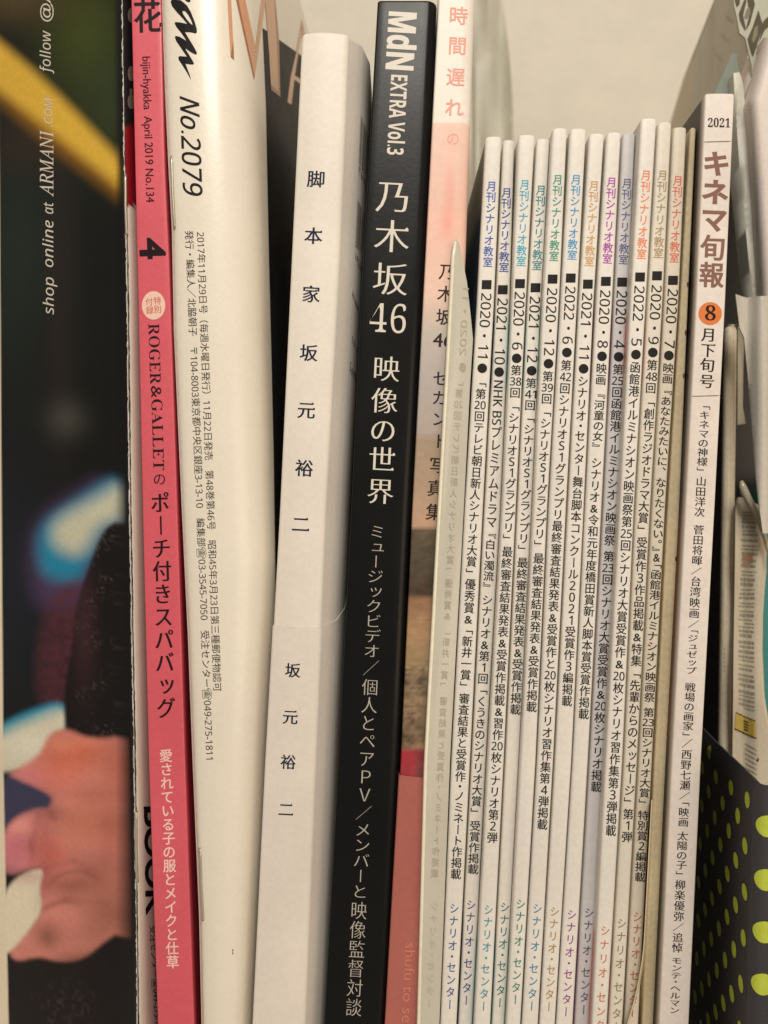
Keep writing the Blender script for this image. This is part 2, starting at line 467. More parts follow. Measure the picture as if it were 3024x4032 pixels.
# ---------------------------------------------------------------- setting
WALL = paper('cream_shelf_panel', (227, 221, 205), rough=.6, bump=.1, scale=300, grain=.02)
mesh('back_panel', [(-.5, .25, -.3), (.5, .25, -.3), (.5, .25, .45), (-.5, .25, .45), (-.5, .262, -.3), (.5, .262, -.3), (.5, .262, .45), (-.5, .262, .45)],
     [(0, 1, 2, 3), (7, 6, 5, 4), (4, 5, 1, 0), (3, 2, 6, 7), (0, 3, 7, 4), (5, 6, 2, 1)], WALL, kind='structure', loc=(0, .25, FLOOR))
mesh('shelf_board', [(-.5, -.04, FLOOR), (.5, -.04, FLOOR), (.5, .249, FLOOR), (-.5, .249, FLOOR), (-.5, -.04, FLOOR - .018), (.5, -.04, FLOOR - .018), (.5, .249, FLOOR - .018), (-.5, .249, FLOOR - .018)],
     [(0, 1, 2, 3), (7, 6, 5, 4), (4, 5, 1, 0), (3, 2, 6, 7), (0, 3, 7, 4), (5, 6, 2, 1)], WALL, kind='structure', loc=(0, .1, FLOOR))

# ---------------------------------------------------------------- 1 stapled magazine with the dark advertisement
R1 = [(0, 479), (600, 487), (1000, 497), (2000, 509), (3000, 527), (4032, 540)]
def paint_ad(px, py):
    n = len(px); C = np.zeros((n, 3)); C[:] = lin((17, 19, 18))
    def put(col, a): C[:] = C * (1 - a[:, None]) + np.array(lin(col)) * a[:, None]
    def blob(x, y, rx, ry, s=1.0): return s * np.exp(-(((px - x) / rx) ** 2 + ((py - y) / ry) ** 2))
    def soft(poly, b):
        for _ in range(2): poly = [q for i in range(len(poly)) for q in (tuple(.75 * poly[i][k] + .25 * poly[(i + 1) % len(poly)][k] for k in (0, 1)), tuple(.25 * poly[i][k] + .75 * poly[(i + 1) % len(poly)][k] for k in (0, 1)))]
        b = b * 1.25 + 3
        t = np.clip(.5 - sdist(px, py, poly) / (2 * b), 0, 1); return t * t * (3 - 2 * t)
    put((62, 72, 26), blob(330, 150, 170, 260, .9)); put((85, 72, 42), blob(60, -20, 190, 110, .8)); put((48, 60, 34), blob(430, 420, 130, 240, .8))
    put((32, 44, 38), blob(60, 1000, 200, 500, .8)); put((44, 35, 36), blob(235, 1150, 60, 620, .6)); put((30, 34, 44), blob(60, 2300, 180, 500, .8))
    put((58, 44, 32), blob(150, 560, 200, 120, .5))
    put((132, 92, 30), soft([(-160, 60), (0, 195), (200, 400), (480, 690), (600, 810), (600, 900), (480, 790), (180, 560), (-160, 260)], 34))
    put((212, 172, 64), soft([(-160, 40), (0, 165), (210, 350), (470, 625), (600, 760), (600, 860), (474, 740), (200, 515), (-160, 230)], 26))
    put((70, 70, 62), blob(260, 1650, 75, 75, .8))
    put((74, 58, 92), soft([(470, 1840), (200, 2000), (130, 2100), (120, 2280), (160, 2400), (300, 2400), (480, 2330)], 52))
    put((36, 132, 168), soft([(475, 1860), (300, 1975), (180, 2050), (150, 2130), (155, 2220), (190, 2280), (300, 2290), (350, 2220), (400, 2080), (480, 2045)], 36))
    put((196, 196, 172), soft([(480, 1900), (380, 1960), (250, 2030), (205, 2080), (215, 2150), (290, 2190), (345, 2160), (385, 2070), (480, 2035)], 40))
    nz = vnoise(px, py, 22, 3) * .6 + vnoise(px, py, 9, 4) * .4
    a = soft([(200, 2330), (290, 2290), (330, 2300), (300, 2780), (150, 2800), (140, 2560)], 26) * (.35 + .65 * nz); put((88, 46, 56), a * .95)
    put((40, 130, 165), soft([(-10, 2860), (100, 2800), (255, 2750), (260, 2870), (150, 2900), (-10, 2930)], 12))
    put((214, 210, 188), soft([(-10, 2895), (90, 2840), (255, 2770), (262, 2875), (200, 2895), (165, 3010), (60, 3035), (-10, 3040)], 10))
    put((120, 176, 184), soft([(-10, 2870), (90, 2825), (250, 2768), (262, 2800), (120, 2850), (-10, 2920)], 16) * .7); put((236, 232, 214), blob(120, 2930, 90, 45, .6))
    sl = soft([(500, 2045), (450, 2055), (405, 2090), (350, 2230), (312, 2350), (298, 2420), (285, 2560), (255, 2680), (252, 2880), (300, 2920), (500, 2910)], 6)
    put((22, 19, 21), sl); kn = np.clip((vnoise(px, py, 7, 8) - .62) * 3.5, 0, 1) * np.clip((vnoise(px, py, 60, 5) - .35) * 2, 0, 1)
    put((96, 88, 82), sl * kn * .75 * (px > 290)); put((70, 42, 46), sl * blob(330, 2450, 45, 260, .6))
    put((62, 62, 88), soft([(10, 3030), (90, 3070), (190, 3110), (225, 3150), (195, 3195), (110, 3200), (10, 3300)], 5))
    hand = soft([(195, 2885), (260, 2868), (330, 2905), (420, 2912), (505, 2890), (505, 3660), (440, 3690), (340, 3775), (230, 3790), (150, 3765), (70, 3790), (32, 3755), (95, 3680), (165, 3590), (150, 3520), (172, 3410), (125, 3415), (10, 3450), (10, 3290), (60, 3220), (150, 3185), (195, 3190), (215, 3140), (165, 3105), (60, 3060), (35, 3045), (120, 3000), (165, 2960)], 12)
    put((214, 138, 126), hand); put((205, 122, 132), hand * blob(60, 3330, 130, 160, 1)); put((196, 120, 128), hand * blob(110, 3080, 90, 70, .9))
    put((218, 110, 88), hand * blob(250, 3030, 110, 110, .6)); put((186, 118, 104), hand * blob(380, 3350, 170, 300, .9)); put((206, 104, 92), hand * blob(200, 3350, 70, 90, .7))
    put((150, 84, 72), hand * blob(300, 3485, 120, 34, .55)); put((140, 84, 68), hand * blob(185, 3690, 50, 60, .7)); put((206, 132, 122), hand * blob(90, 3735, 70, 50, .8))
    put((148, 92, 76), hand * blob(440, 3600, 120, 140, .75)); put((128, 76, 66), hand * blob(330, 3790, 160, 40, .8)); put((160, 84, 66), hand * blob(450, 3020, 60, 120, .5)); put((224, 132, 104), hand * blob(330, 3240, 90, 60, .45))
    put((226, 116, 84), hand * blob(300, 2960, 120, 60, .7)); put((172, 96, 82), hand * blob(360, 3130, 90, 30, .35)); put((184, 92, 84), hand * blob(170, 3460, 30, 60, .5))
    for (cx_, cy_, r_, a0, a1, s_) in ((230, 3330, 110, 150, 215, .35), (300, 3560, 130, 200, 330, .4), (260, 3700, 150, 215, 300, .35), (255, 3180, 60, 110, 190, .3)):
        an = np.degrees(np.arctan2(py - cy_, px - cx_)) % 360; rr_ = np.hypot(px - cx_, py - cy_)
        put((134, 70, 62), hand * s_ * np.exp(-((rr_ - r_) / 11) ** 2) * np.clip((an - a0) / 25, 0, 1) * np.clip((a1 - an) / 25, 0, 1))
    for (x0, y0, x1, y1) in ((150, 3190, 120, 3420), (170, 3420, 290, 3390), (290, 3390, 400, 3440), (170, 3580, 260, 3540), (260, 3540, 420, 3560)):
        t = np.clip(((px - x0) * (x1 - x0) + (py - y0) * (y1 - y0)) / ((x1 - x0) ** 2 + (y1 - y0) ** 2), 0, 1)
        q = np.hypot(px - x0 - t * (x1 - x0), py - y0 - t * (y1 - y0)); put((150, 76, 70), hand * .22 * np.exp(-(q / 14) ** 2))
    put((120, 84, 110), hand * blob(40, 3440, 110, 26, .6)); put((236, 168, 150), hand * blob(70, 3250, 50, 40, .45)); put((238, 156, 128), hand * blob(250, 2935, 60, 30, .5)); put((140, 80, 80), hand * blob(200, 3200, 60, 30, .45)); put((226, 150, 130), hand * blob(250, 3290, 60, 50, .35)); put((190, 100, 84), hand * blob(430, 3250, 40, 180, .35)); lf = vnoise(px, py, 90, 31) - .5; C[:] *= (1 + .35 * lf * hand)[:, None]
    wt = soft([(10, 3530), (60, 3455), (176, 3408), (152, 3500), (168, 3585), (110, 3670), (40, 3750), (10, 3760)], 6); put((228, 218, 192), wt); put((196, 150, 150), wt * blob(110, 3450, 90, 30, .6)); put((208, 196, 178), wt * blob(160, 3560, 30, 80, .5))
    bt = soft([(20, 3745), (60, 3792), (150, 3768), (230, 3792), (330, 3780), (420, 3700), (520, 3640), (520, 4300), (40, 4300)], 8); put((26, 22, 24), bt)
    put((86, 68, 66), bt * np.clip((vnoise(px, py, 12, 9) - .6) * 3, 0, 1) * blob(260, 3980, 110, 110, .5))
    C[:] *= (1 + .08 * (rng.random(n) - .5))[:, None]
    return C
def magazine1():
    k = S; bot = 2016 - FLOOR / k; ys = list(np.arange(-820, -30, 60)) + list(np.arange(-30, bot, 9)) + [bot]
    rows = []; C = []; col = []
    for y in ys:
        rx = ip(y, R1); r = []
        xs = list(np.linspace(-320, -20, 8)) + list(np.arange(-12, 40, 4.)) + list(np.arange(40, rx - 13, 7.5)[:56])
        while len(xs) < 77: xs.append(xs[-1] + 3)
        xs = xs + [rx - 12, rx - 8, rx - 5, rx - 2.5]
        for x in xs:
            e = rx - x; d = .0085 * (e / 480) ** 1.3 + .0013 * (1 - math.exp(-e / 12)); r.append((wx(x, d), d, (2016 - y) * k))
        n1 = len(r); X0 = wx(rx)
        r.append((X0, 0, (2016 - y) * k))
        for d in (.0004, .0010, .002, .004, .008, .014, .022, .035, .06, .1): r.append((X0 + .0003 + .0011 * (1 - math.exp(-d / .002)) + .03 * d, d, (2016 - y) * k))
        rows.append(r)
    P = np.array(rows).reshape(-1, 3); kk = S * (D + P[:, 1]) / D; px = 1512 + P[:, 0] / kk; py = 2016 - P[:, 2] / kk
    C = np.zeros((len(P), 3)); idx = np.arange(len(P)) % len(rows[0]); left = idx < n1
    C[left] = paint_ad(px[left], py[left])
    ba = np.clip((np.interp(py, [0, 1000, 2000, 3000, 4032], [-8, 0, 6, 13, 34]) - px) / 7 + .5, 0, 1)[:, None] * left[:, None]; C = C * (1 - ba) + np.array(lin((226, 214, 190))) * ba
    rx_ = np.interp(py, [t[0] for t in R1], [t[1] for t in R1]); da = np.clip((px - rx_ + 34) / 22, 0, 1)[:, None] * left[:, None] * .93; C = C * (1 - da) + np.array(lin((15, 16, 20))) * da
    rt = ~left; yy = py
    C[rt] = lin((222, 216, 204)); C[rt & (yy < 497)] = lin((34, 33, 36)); C[rt & (yy > 497) & (yy < 812)] = lin((140, 26, 38))
    C[idx == n1] = lin((40, 40, 44))
    root = thing('magazine', 'stapled magazine at the far left, dark back cover with yellow band and orange hand', 'magazine', (wx(520), .05, FLOOR))
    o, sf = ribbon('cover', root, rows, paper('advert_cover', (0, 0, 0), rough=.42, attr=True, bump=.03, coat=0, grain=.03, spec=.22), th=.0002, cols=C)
    zt, zb = (2016 + 816) * k, FLOOR + .0003
    def q(y, z):
        X = wx(ip(y, R1)); return [(X - .0002, .0016, z), (X + .0004, .0016, z), (X + .0038, .1, z), (X - .004, .1, z)]
    V = sum([q(y, (2016 - y) * k if y > -810 else zt) for y in (-816, 0, 1000, 2000, 3000, 4842)], [])
    mesh('pages', V, grid_faces(6, 4, True) + [(3, 2, 1, 0), (20, 21, 22, 23)], PAGES, root)
    I = Ink()
    for t, a, b in (('𝘴𝘩𝘰𝘱', 1238, 1092), ('𝘰𝘯𝘭𝘪𝘯𝘦', 1052, 868), ('𝘢𝘵', 842, 796)): sideways(I, t, 197 if a > 1100 else 195, a, b, 57, (0, 0, False), ey=.27)
    sideways(I, '𝐴𝑅𝑀𝐴𝑁𝐼', 184, 776, 512, 76, (-.004, 0, False), ey=.35)
    sideways(I, '.𝘊𝘖𝘔', 190, 500, 386, 44, (0, 0, False), ey=.38)
    sideways(I, '𝘧𝘰𝘭𝘭𝘰𝘸', 183, 290, 120, 57, (0, 0, False), ey=.3)
    sideways(I, '@𝘈', 183, 86, -32, 57, (0, 0, False), ey=.3)
    lay('advert_text', root, sf, I.v, I.f, (206, 200, 186))
    worn_line(root, sf, R1, -20, 4060, 5, (212, 204, 192), dx=1, wmax=5)
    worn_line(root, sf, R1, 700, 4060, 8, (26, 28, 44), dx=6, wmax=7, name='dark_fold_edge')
    staple(root, 491, 690, 496, 925, sf); staple(root, 532, 3196, 537, 3470, sf)
    I = Ink()
    sideways(I, 'BOOK', 604, 3175, 3605, 100, (-.03, -.03, False), x1=612); lay('printed_title', root, sf, I.v, I.f, (26, 24, 26))
    I = Ink(); sideways(I, '受注センター☎049-275-1811', 602, 3645, 4080, 34, (0, 0, False), x1=622)
    lay('small_print', root, sf, I.v, I.f, (60, 54, 48))
    I = Ink()
    for y in (60, 290, 400): I.disc(516, y, 14, 30)
    I.rect(510, 350, 520, 395)
    lay('printed_lettering', root, sf, I.v, I.f, (120, 112, 98))
magazine1()

# ---------------------------------------------------------------- 2 pink magazine
LP = [(0, 517), (600, 531), (1200, 545), (2000, 562), (3000, 586), (4032, 622)]
RP = [(0, 634), (600, 646), (1000, 664), (2000, 697), (3000, 728), (4032, 764)]
PINK = (217, 92, 106)
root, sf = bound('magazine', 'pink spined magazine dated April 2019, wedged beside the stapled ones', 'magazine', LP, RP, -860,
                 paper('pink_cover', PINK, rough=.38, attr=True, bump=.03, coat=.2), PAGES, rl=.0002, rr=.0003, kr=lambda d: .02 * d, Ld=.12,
                 colfn=lambda s, px, py, d, X: lin(PINK) if s < 2 else lin((158, 38, 58)), rows=50)  # right side in darker red: its shade is put into the cover colour
cx = lambda y: ip(y, [(0, 583), (1275, 607), (1850, 627), (2820, 655), (2950, 653), (3810, 681)])
I = Ink(); I.glyph('花', 584, 62, 118, 140, -.03, st=(-.022, -.012, True)); lay('magazine_title', root, sf, I.v, I.f, (38, 18, 26))
I = Ink(); sideways(I, 'bijin-hyakka  April 2019 No.134', 577, 223, 797, 46, (-.004, -.004, False), x1=593); lay('issue_date', root, sf, I.v, I.f, (70, 16, 28))
I = Ink(); sideways(I, '4', 601, 936, 1020, 138, (-.03, -.03, False), x1=604); lay('issue_number', root, sf, I.v, I.f, (34, 14, 22))
I = Ink(); I.disc(605, 1203, 46, 56, 40); lay('round_badge', root, sf, I.v, I.f, (238, 204, 186))
I = Ink()
for c, x, y in (('特', 620, 1184), ('別', 621, 1218), ('付', 588, 1188), ('録', 590, 1222)): I.glyph(c, x, y, 31, 33, -.03)
lay('badge_text', root, sf, I.v, I.f, (208, 92, 92), off=.00009)
I = Ink(); sideways(I, '𝐑𝐎𝐆𝐄𝐑', 607, 1275, 1513, 62, (.018, .0, False), x1=614)
sideways(I, '&', 616, 1519, 1566, 60, (.0, .0, False), x1=618)
sideways(I, '𝐆𝐀𝐋𝐋𝐄𝐓', 619, 1572, 1852, 62, (.018, .0, False), x1=627)
I.glyph('の', 628, 1886, 54, 54, -.03, st=(-.004, .004, True))
vtext(I, 'ポーチ付きスパバッグ', cx, 1934, 2832, 76, (-.02, .0, True)); lay('spine_title', root, sf, I.v, I.f, (42, 18, 26))
I = Ink(); vtext(I, '愛されている子の服とメイクと仕草', cx, 2948, 3814, 52, (-.018, -.014, False)); lay('spine_subtitle', root, sf, I.v, I.f, (244, 204, 194))

# ---------------------------------------------------------------- 3 stapled magazine with the cream cover
R3 = [(0, 643), (355, 655), (620, 667), (900, 682), (1300, 690), (2000, 721), (2500, 745), (3000, 764), (3620, 790), (4032, 799)]
LW = [(140, 1190), (250, 1184), (1000, 1149), (2000, 1102), (2460, 1077), (3000, 1047), (4032, 997)]
def magazine3():
    k = S; bot = 2016 - FLOOR / k; ys = list(np.arange(-820, -60, 80)) + list(np.arange(-60, bot, 22)) + [bot]; rows = []
    pth = [(0, 0), (.3, -.35), (.9, -.75), (1.8, -1.05), (3.2, -1.25), (5, -1.45), (7, -1.5), (9, -1.4), (11, -1.1), (13, -.5), (14.8, .4), (16.4, 1.8), (17.7, 3.6), (18.8, 6), (19.5, 9), (20, 12.5), (20.6, 16), (21.2, 22), (22, 32), (23, 46), (24.5, 65), (26.5, 95), (29, 125), (33, 160), (40, 195), (50, 232)]
    for y in ys:
        X0 = wx(ip(y, R3)); gap = (wx(ip(y, LW)) - X0) * 1000 - .9; wd = min(20, gap); r = []
        for d in (.1, .06, .035, .02, .01, .005, .002, .0008, .0003): r.append((X0 - .0004 - .02 * d, d, (2016 - y) * k))
        for a, b in pth:
            xx = a * wd / 20 if a <= 20 else min(wd + (a - 20), gap)
            r.append((X0 + xx * .001, b * .001, (2016 - y) * k))
        rows.append(r)
    root = thing('magazine', 'stapled cream magazine numbered 2079 with a swelling cover, gold letters and a black panel', 'magazine', (wx(800), .06, FLOOR))
    o, sf = ribbon('cover', root, rows, paper('cream_gloss_cover', (236, 229, 214), rough=.36, bump=.12, coat=.3, grain=.02, smudge=.02), th=.0002)
    V = []
    for y in (-816, 0, 1000, 2000, 3000, 4842):
        X = wx(ip(y, R3)); z = (2016 - y) * k; V += [(X + .0002, .0012, z), (X + .001, .0006, z), (X + .0045, .03, z), (X + .006, .1, z), (X, .1, z)]
    mesh('pages', V, grid_faces(6, 5, True) + [(4, 3, 2, 1, 0), (25, 26, 27, 28, 29)], PAGES, root)
    # black printed panel
    le = [(1033, 110), (1040, 260), (1047, 420), (1052, 700), (1058, 1000), (1068, 1400), (1077, 1800), (1083, 2200), (1088, 2700)]
    ri = [(1100, 2700), (1120, 2200), (1140, 1700), (1165, 1000), (1185, 500), (1196, 226), (1180, 214)]
    I = Ink(); I.poly(le + ri, 26); lay('black_panel', root, sf, I.v, I.f, (24, 24, 28), off=.00006)
    z8 = lambda pts: [(640 + a * .3376, b * .3376) for a, b in pts]
    gold = paper('gold_foil_print', (212, 160, 122), rough=.3, metallic=0, bump=.02, grain=.03)
    I = Ink()
    for P in ([(735, -400), (772, -400), (798, 0), (832, 700), (792, 662)],
              [(750, -400), (850, -400), (962, 0), (1079, 548), (1155, 0), (1185, -400), (1245, -400), (1190, 60), (1065, 930), (1010, 690), (855, 0)],
              [(1185, -400), (1280, -400), (1300, 0), (1340, 440), (1368, 1130), (1262, 1050), (1240, 640), (1196, 60)],
              [(1620, 235), (1634, 330), (1590, 560), (1535, 900), (1500, 1222), (1452, 1190), (1490, 900), (1560, 600)],
              [(1622, 235), (1680, 470), (1700, 640), (1655, 560), (1612, 330)],
              [(1540, 880), (1640, 950), (1640, 1005), (1530, 925)]): I.poly(z8(P), 14)
    lay('gold_lettering', root, sf, I.v, I.f, None, off=.00011, mat=gold)
    I = Ink()
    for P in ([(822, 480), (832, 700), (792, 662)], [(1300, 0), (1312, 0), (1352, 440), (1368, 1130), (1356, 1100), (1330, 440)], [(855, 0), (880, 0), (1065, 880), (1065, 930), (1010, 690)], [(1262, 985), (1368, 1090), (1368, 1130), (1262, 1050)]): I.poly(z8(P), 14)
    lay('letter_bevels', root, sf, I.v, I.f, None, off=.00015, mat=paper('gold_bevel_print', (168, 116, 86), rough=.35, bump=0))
    # brush script masthead
    out = z8([(95, 20), (110, 70), (165, 140), (235, 215), (290, 280), (200, 262), (150, 258), (142, 275), (165, 320), (215, 380), (250, 430), (280, 478), (200, 430), (155, 420), (145, 435), (160, 480), (205, 545), (250, 610), (285, 662), (200, 655), (185, 668), (190, 700), (225, 750), (275, 830), (335, 935), (320, 880), (285, 790), (268, 745), (350, 755), (368, 745), (355, 715), (310, 640), (275, 585), (268, 565), (330, 610), (385, 638), (402, 630), (395, 600), (350, 520), (300, 440), (262, 375), (330, 378), (388, 392), (402, 375), (398, 330), (370, 240), (330, 140), (285, 65), (215, 5), (150, -8), (110, -4)])
    hole = z8([(232, 130), (262, 130), (300, 175), (335, 240), (352, 295), (325, 275), (285, 230), (240, 165)])
    pts = [Vector(p) for p in out + hole]; n = len(out); m = len(hole)
    ed = [(i, (i + 1) % n) for i in range(n)] + [(n + i, n + (i + 1) % m) for i in range(m)]
    vo, eo, fo, *_ = delaunay_2d_cdt(pts, ed, [], 0, 1e-4)
    cen = np.array([sum((vo[i] for i in f), Vector((0, 0))) / 3 for f in fo]); ins = (sdist(cen[:, 0], cen[:, 1], out) < 0) & (sdist(cen[:, 0], cen[:, 1], hole) > 0)
    I = Ink(); I.add([tuple(p) for p in vo], [tuple(f) for f, q in zip(fo, ins) if q]); I.poly(z8([(250, -30), (270, 10), (300, 28), (325, 20), (328, -30)]))
    lay('masthead', root, sf, I.v, I.f, (24, 22, 24))
    I = Ink(); SH[0] = .2; sideways(I, '𝘕𝘰.' + sans('2079'), 746, 384, 770, 104, (-.008, -.008, False), x1=760); SH[0] = 0; lay('issue_number', root, sf, I.v, I.f, (32, 28, 28))
    I = Ink(); sideways(I, sans('2017年11月29日号（毎週水曜日発行）11月22日発売　第48巻第46号　昭和45年3月23日第三種郵便物認可'), 789, 914, 2722, 37, (0, 0, False), x1=856)
    lay('small_print', root, sf, I.v, I.f, (66, 56, 46)); I = Ink()
    sideways(I, sans('発行・編集人／北脇朝子　〒104-8003東京都中央区銀座3-13-10　編集部☎03-3545-7050　受注センター☎049-275-1811'), 744, 908, 2990, 37, (0, 0, False), x1=826)
    lay('small_print', root, sf, I.v, I.f, (66, 56, 46))
    I = Ink(); I.poly([(915, 3736), (919, 3738), (916, 3748), (919, 3756), (914, 3757), (915, 3748)]); lay('ink_mark', root, sf, I.v, I.f, (60, 40, 30))
    worn_line(root, sf, R3, -20, 4060, 15, (226, 214, 200), dx=0, wmax=8)
    staple(root, 678, 618, 691, 898, sf); staple(root, 790, 3342, 802, 3622, sf)
SH = [0]
_g0 = Ink.glyph
def _g(s, ch, cx, cy, wd, ht, ang=0.0, ex=.5, ey=.38, st=(0, 0, False), mir=False):
    if not SH[0]: return _g0(s, ch, cx, cy, wd, ht, ang, ex, ey, st, mir)
    v, f = glyph(ch, *st); ca, sa = math.cos(ang), math.sin(ang); out = []
    for x, y in v:
        a = (x - ex + SH[0] * (y - ey)) * wd; b = -(y - ey) * ht; out.append((cx + a * ca - b * sa, cy + a * sa + b * ca))
    s.add(out, f)
Ink.glyph = _g
magazine3()

# ---------------------------------------------------------------- paper bands that wrap a spine
def band(name, parent, L, R, ytop, d0, rl, rr, kl, kr, Ld, mat, e=.00022, tilt=(0, 0, 0), bulge=0.0, nf=8):
    k = S * (D + d0) / D; bot = 2016 - FLOOR / k; rows = []
    for i, y in enumerate([ytop] + list(np.arange(ytop + 60, bot, 150)) + [bot - 3]):
        pr = profile(wx(ip(y, L), d0) - e, wx(ip(y, R), d0) + e, d0 - e, rl, rr, kl, kr, Ld, bulge, nf); r = []
        for (x, yy, sd) in pr:
            z = (2016 - y) * k
            if i == 0: z += tilt[0] * (x - pr[0][0]) + tilt[1] * max(0, yy - d0) * (1 if sd == 2 else 0)
            r.append((x, yy, z))
        rows.append(r)
    return ribbon(name, parent, rows, mat, th=.00012)

# ---------------------------------------------------------------- 4 white hardback with the wide paper band
RW = [(130, 1378), (1000, 1343), (2000, 1288), (3000, 1245), (4032, 1203)]
krw = lambda d: .0047 * math.tanh(d / .0065)
root, sf = bound('book', 'thick white book with dark blue characters and a barcode on its side', 'book', LW, RW, 130,
                 paper('white_jacket', (233, 226, 215), rough=.5, bump=.1, grain=.03), PAGES, rl=.0006, rr=.0016, kr=krw, Ld=.14, bulge=.0005, rows=44, topr=14)
o, sb = band('paper_band', root, LW, RW, 2463, 0, .0006, .0016, lambda d: 0, krw, .14, paper('band_paper', (229, 221, 211), rough=.55, bump=.1, grain=.03), tilt=(-.05, .3, 0), bulge=.0005)
NAVY = (22, 32, 70)
st = (-.016, -.002, True)
I = Ink()
for c, x, y in (('脚', 1245, 705), ('本', 1234, 928), ('家', 1225, 1158), ('坂', 1216, 1389), ('元', 1206, 1615), ('裕', 1198, 1843), ('二', 1184, 2064)): I.glyph(c, x, y, 73, 71, .05, st=st)
lay('spine_title', root, sf, I.v, I.f, NAVY)
I = Ink()
for c, x, y in (('坂', 1153, 2639), ('元', 1143, 2823), ('裕', 1135, 3000), ('二', 1126, 3187)): I.glyph(c, x, y, 62, 61, .05, st=st)
lay('author_name', root, sb, I.v, I.f, NAVY)
I = Ink(); rd = random.Random(3)
for (x0, y0, y1, x2, y2, y3, bx) in ((1420, 449, 640, 1448, 535, 694, -9), (1407, 784, 970, 1434, 846, 996, -9)):
    t = 0
    while t < 1:
        wd = rd.choice((.025, .03, .045)); t2 = t + wd
        p = lambda q, top: (x0 + (x2 - x0) * q + (0 if top else bx), (y0 + (y2 - y0) * q) if top else (y1 + (y3 - y1) * q))
        I.add([p(t, 1), p(t2, 1), p(t2, 0), p(t, 0)], [(0, 1, 2, 3)]); t = t2 + rd.choice((.04, .06, .08))
lay('barcode', root, sf, I.v, I.f, (84, 80, 76), off=.0001)
I = Ink()
def slant(t, x0, y0, x1, y1, wd, ht):
    for i, c in enumerate(t):
        u = (i + .5) / len(t); a, b = runw(c, (0, 0, False)); I.glyph(c, x0 + (x1 - x0) * u, y0 + (y1 - y0) * u, wd / max(b - a, .3), ht, .06, (a + b) / 2, .36)
slant('978490', 1410, 662, 1440, 728, 4.2, 42); slant('19200', 1397, 1000, 1424, 1066, 4.5, 40)
slant('本体1800円', 1386, 1150, 1410, 1225, 4, 30); slant('定価：本', 1383, 1330, 1408, 1385, 5, 34)
lay('barcode_digits', root, sf, I.v, I.f, (90, 84, 78), off=.0001)
I = Ink(); slant('Gambit', 1376, 1436, 1412, 1508, 4.6, 54); lay('side_lettering', root, sf, I.v, I.f, (34, 40, 50), off=.0001)

# ---------------------------------------------------------------- 5 black book
LB = [(5, 1487), (1000, 1431), (2000, 1383), (3000, 1332), (4032, 1275)]
RB = [(5, 1722), (1000, 1673), (2000, 1621), (3000, 1575), (4032, 1517)]
root, sf = bound('book', 'glossy black book with large white Japanese title between the white book and the pink photobook', 'book', LB, RB, 1,
                 paper('black_gloss_cover', (15, 16, 17), rough=.32, bump=.05, coat=.04, grain=.05, smudge=.12, spec=.2), PAGES, rl=.0004, rr=.0022, Ld=.16, rows=44, topr=9)
cb = lambda y: ip(y, [(700, 1550), (950, 1545), (1100, 1537), (1250, 1527), (1450, 1521), (1930, 1498), (2090, 1486), (2710, 1457), (3565, 1414), (3970, 1393)])
I = Ink(); sideways(I, bold('MdN'), 1587, 48, 276, 150, (-.022, -.012, False), x1=1573); lay('publisher_mark', root, sf, I.v, I.f, (232, 226, 216))
I = Ink(); sideways(I, bold('EXTRA Vol.3'), 1573, 296, 610, 90, (-.004, -.002, False), x1=1556); lay('series_name', root, sf, I.v, I.f, (228, 220, 208))
I = Ink(); st = (-.004, .014, True)
for c, x, y in (('乃', 1549, 774), ('木', 1543, 930), ('坂', 1537, 1098)): I.glyph(c, x, y, 144, 141, .05, st=st)
a, b = runw('𝟒𝟔', (0.028, .004, False)); I.glyph('𝟒𝟔', 1527, 1255, 143 / (b - a), 160, .05, (a + b) / 2, .34, (0.028, .004, False))
for c, x, y in (('映', 1521, 1452), ('像', 1514, 1577), ('の', 1508, 1694), ('世', 1504, 1809), ('界', 1498, 1934)): I.glyph(c, x, y, 110, 110, .05, st=st)
lay('spine_title', root, sf, I.v, I.f, (226, 220, 206))
I = Ink(); st2 = (.006, .014, False)
for t, a, b in (('ミュージックビデオ', 2064, 2592), ('／', 2596, 2664), ('個人とペアＰＶ', 2670, 3164), ('／', 3168, 3232), ('メンバーと', 3236, 3540), ('映像監督対談', 3546, 4004)): vtext(I, t, cb, a, b, 67, st2)
lay('spine_subtitle', root, sf, I.v, I.f, (186, 180, 168))

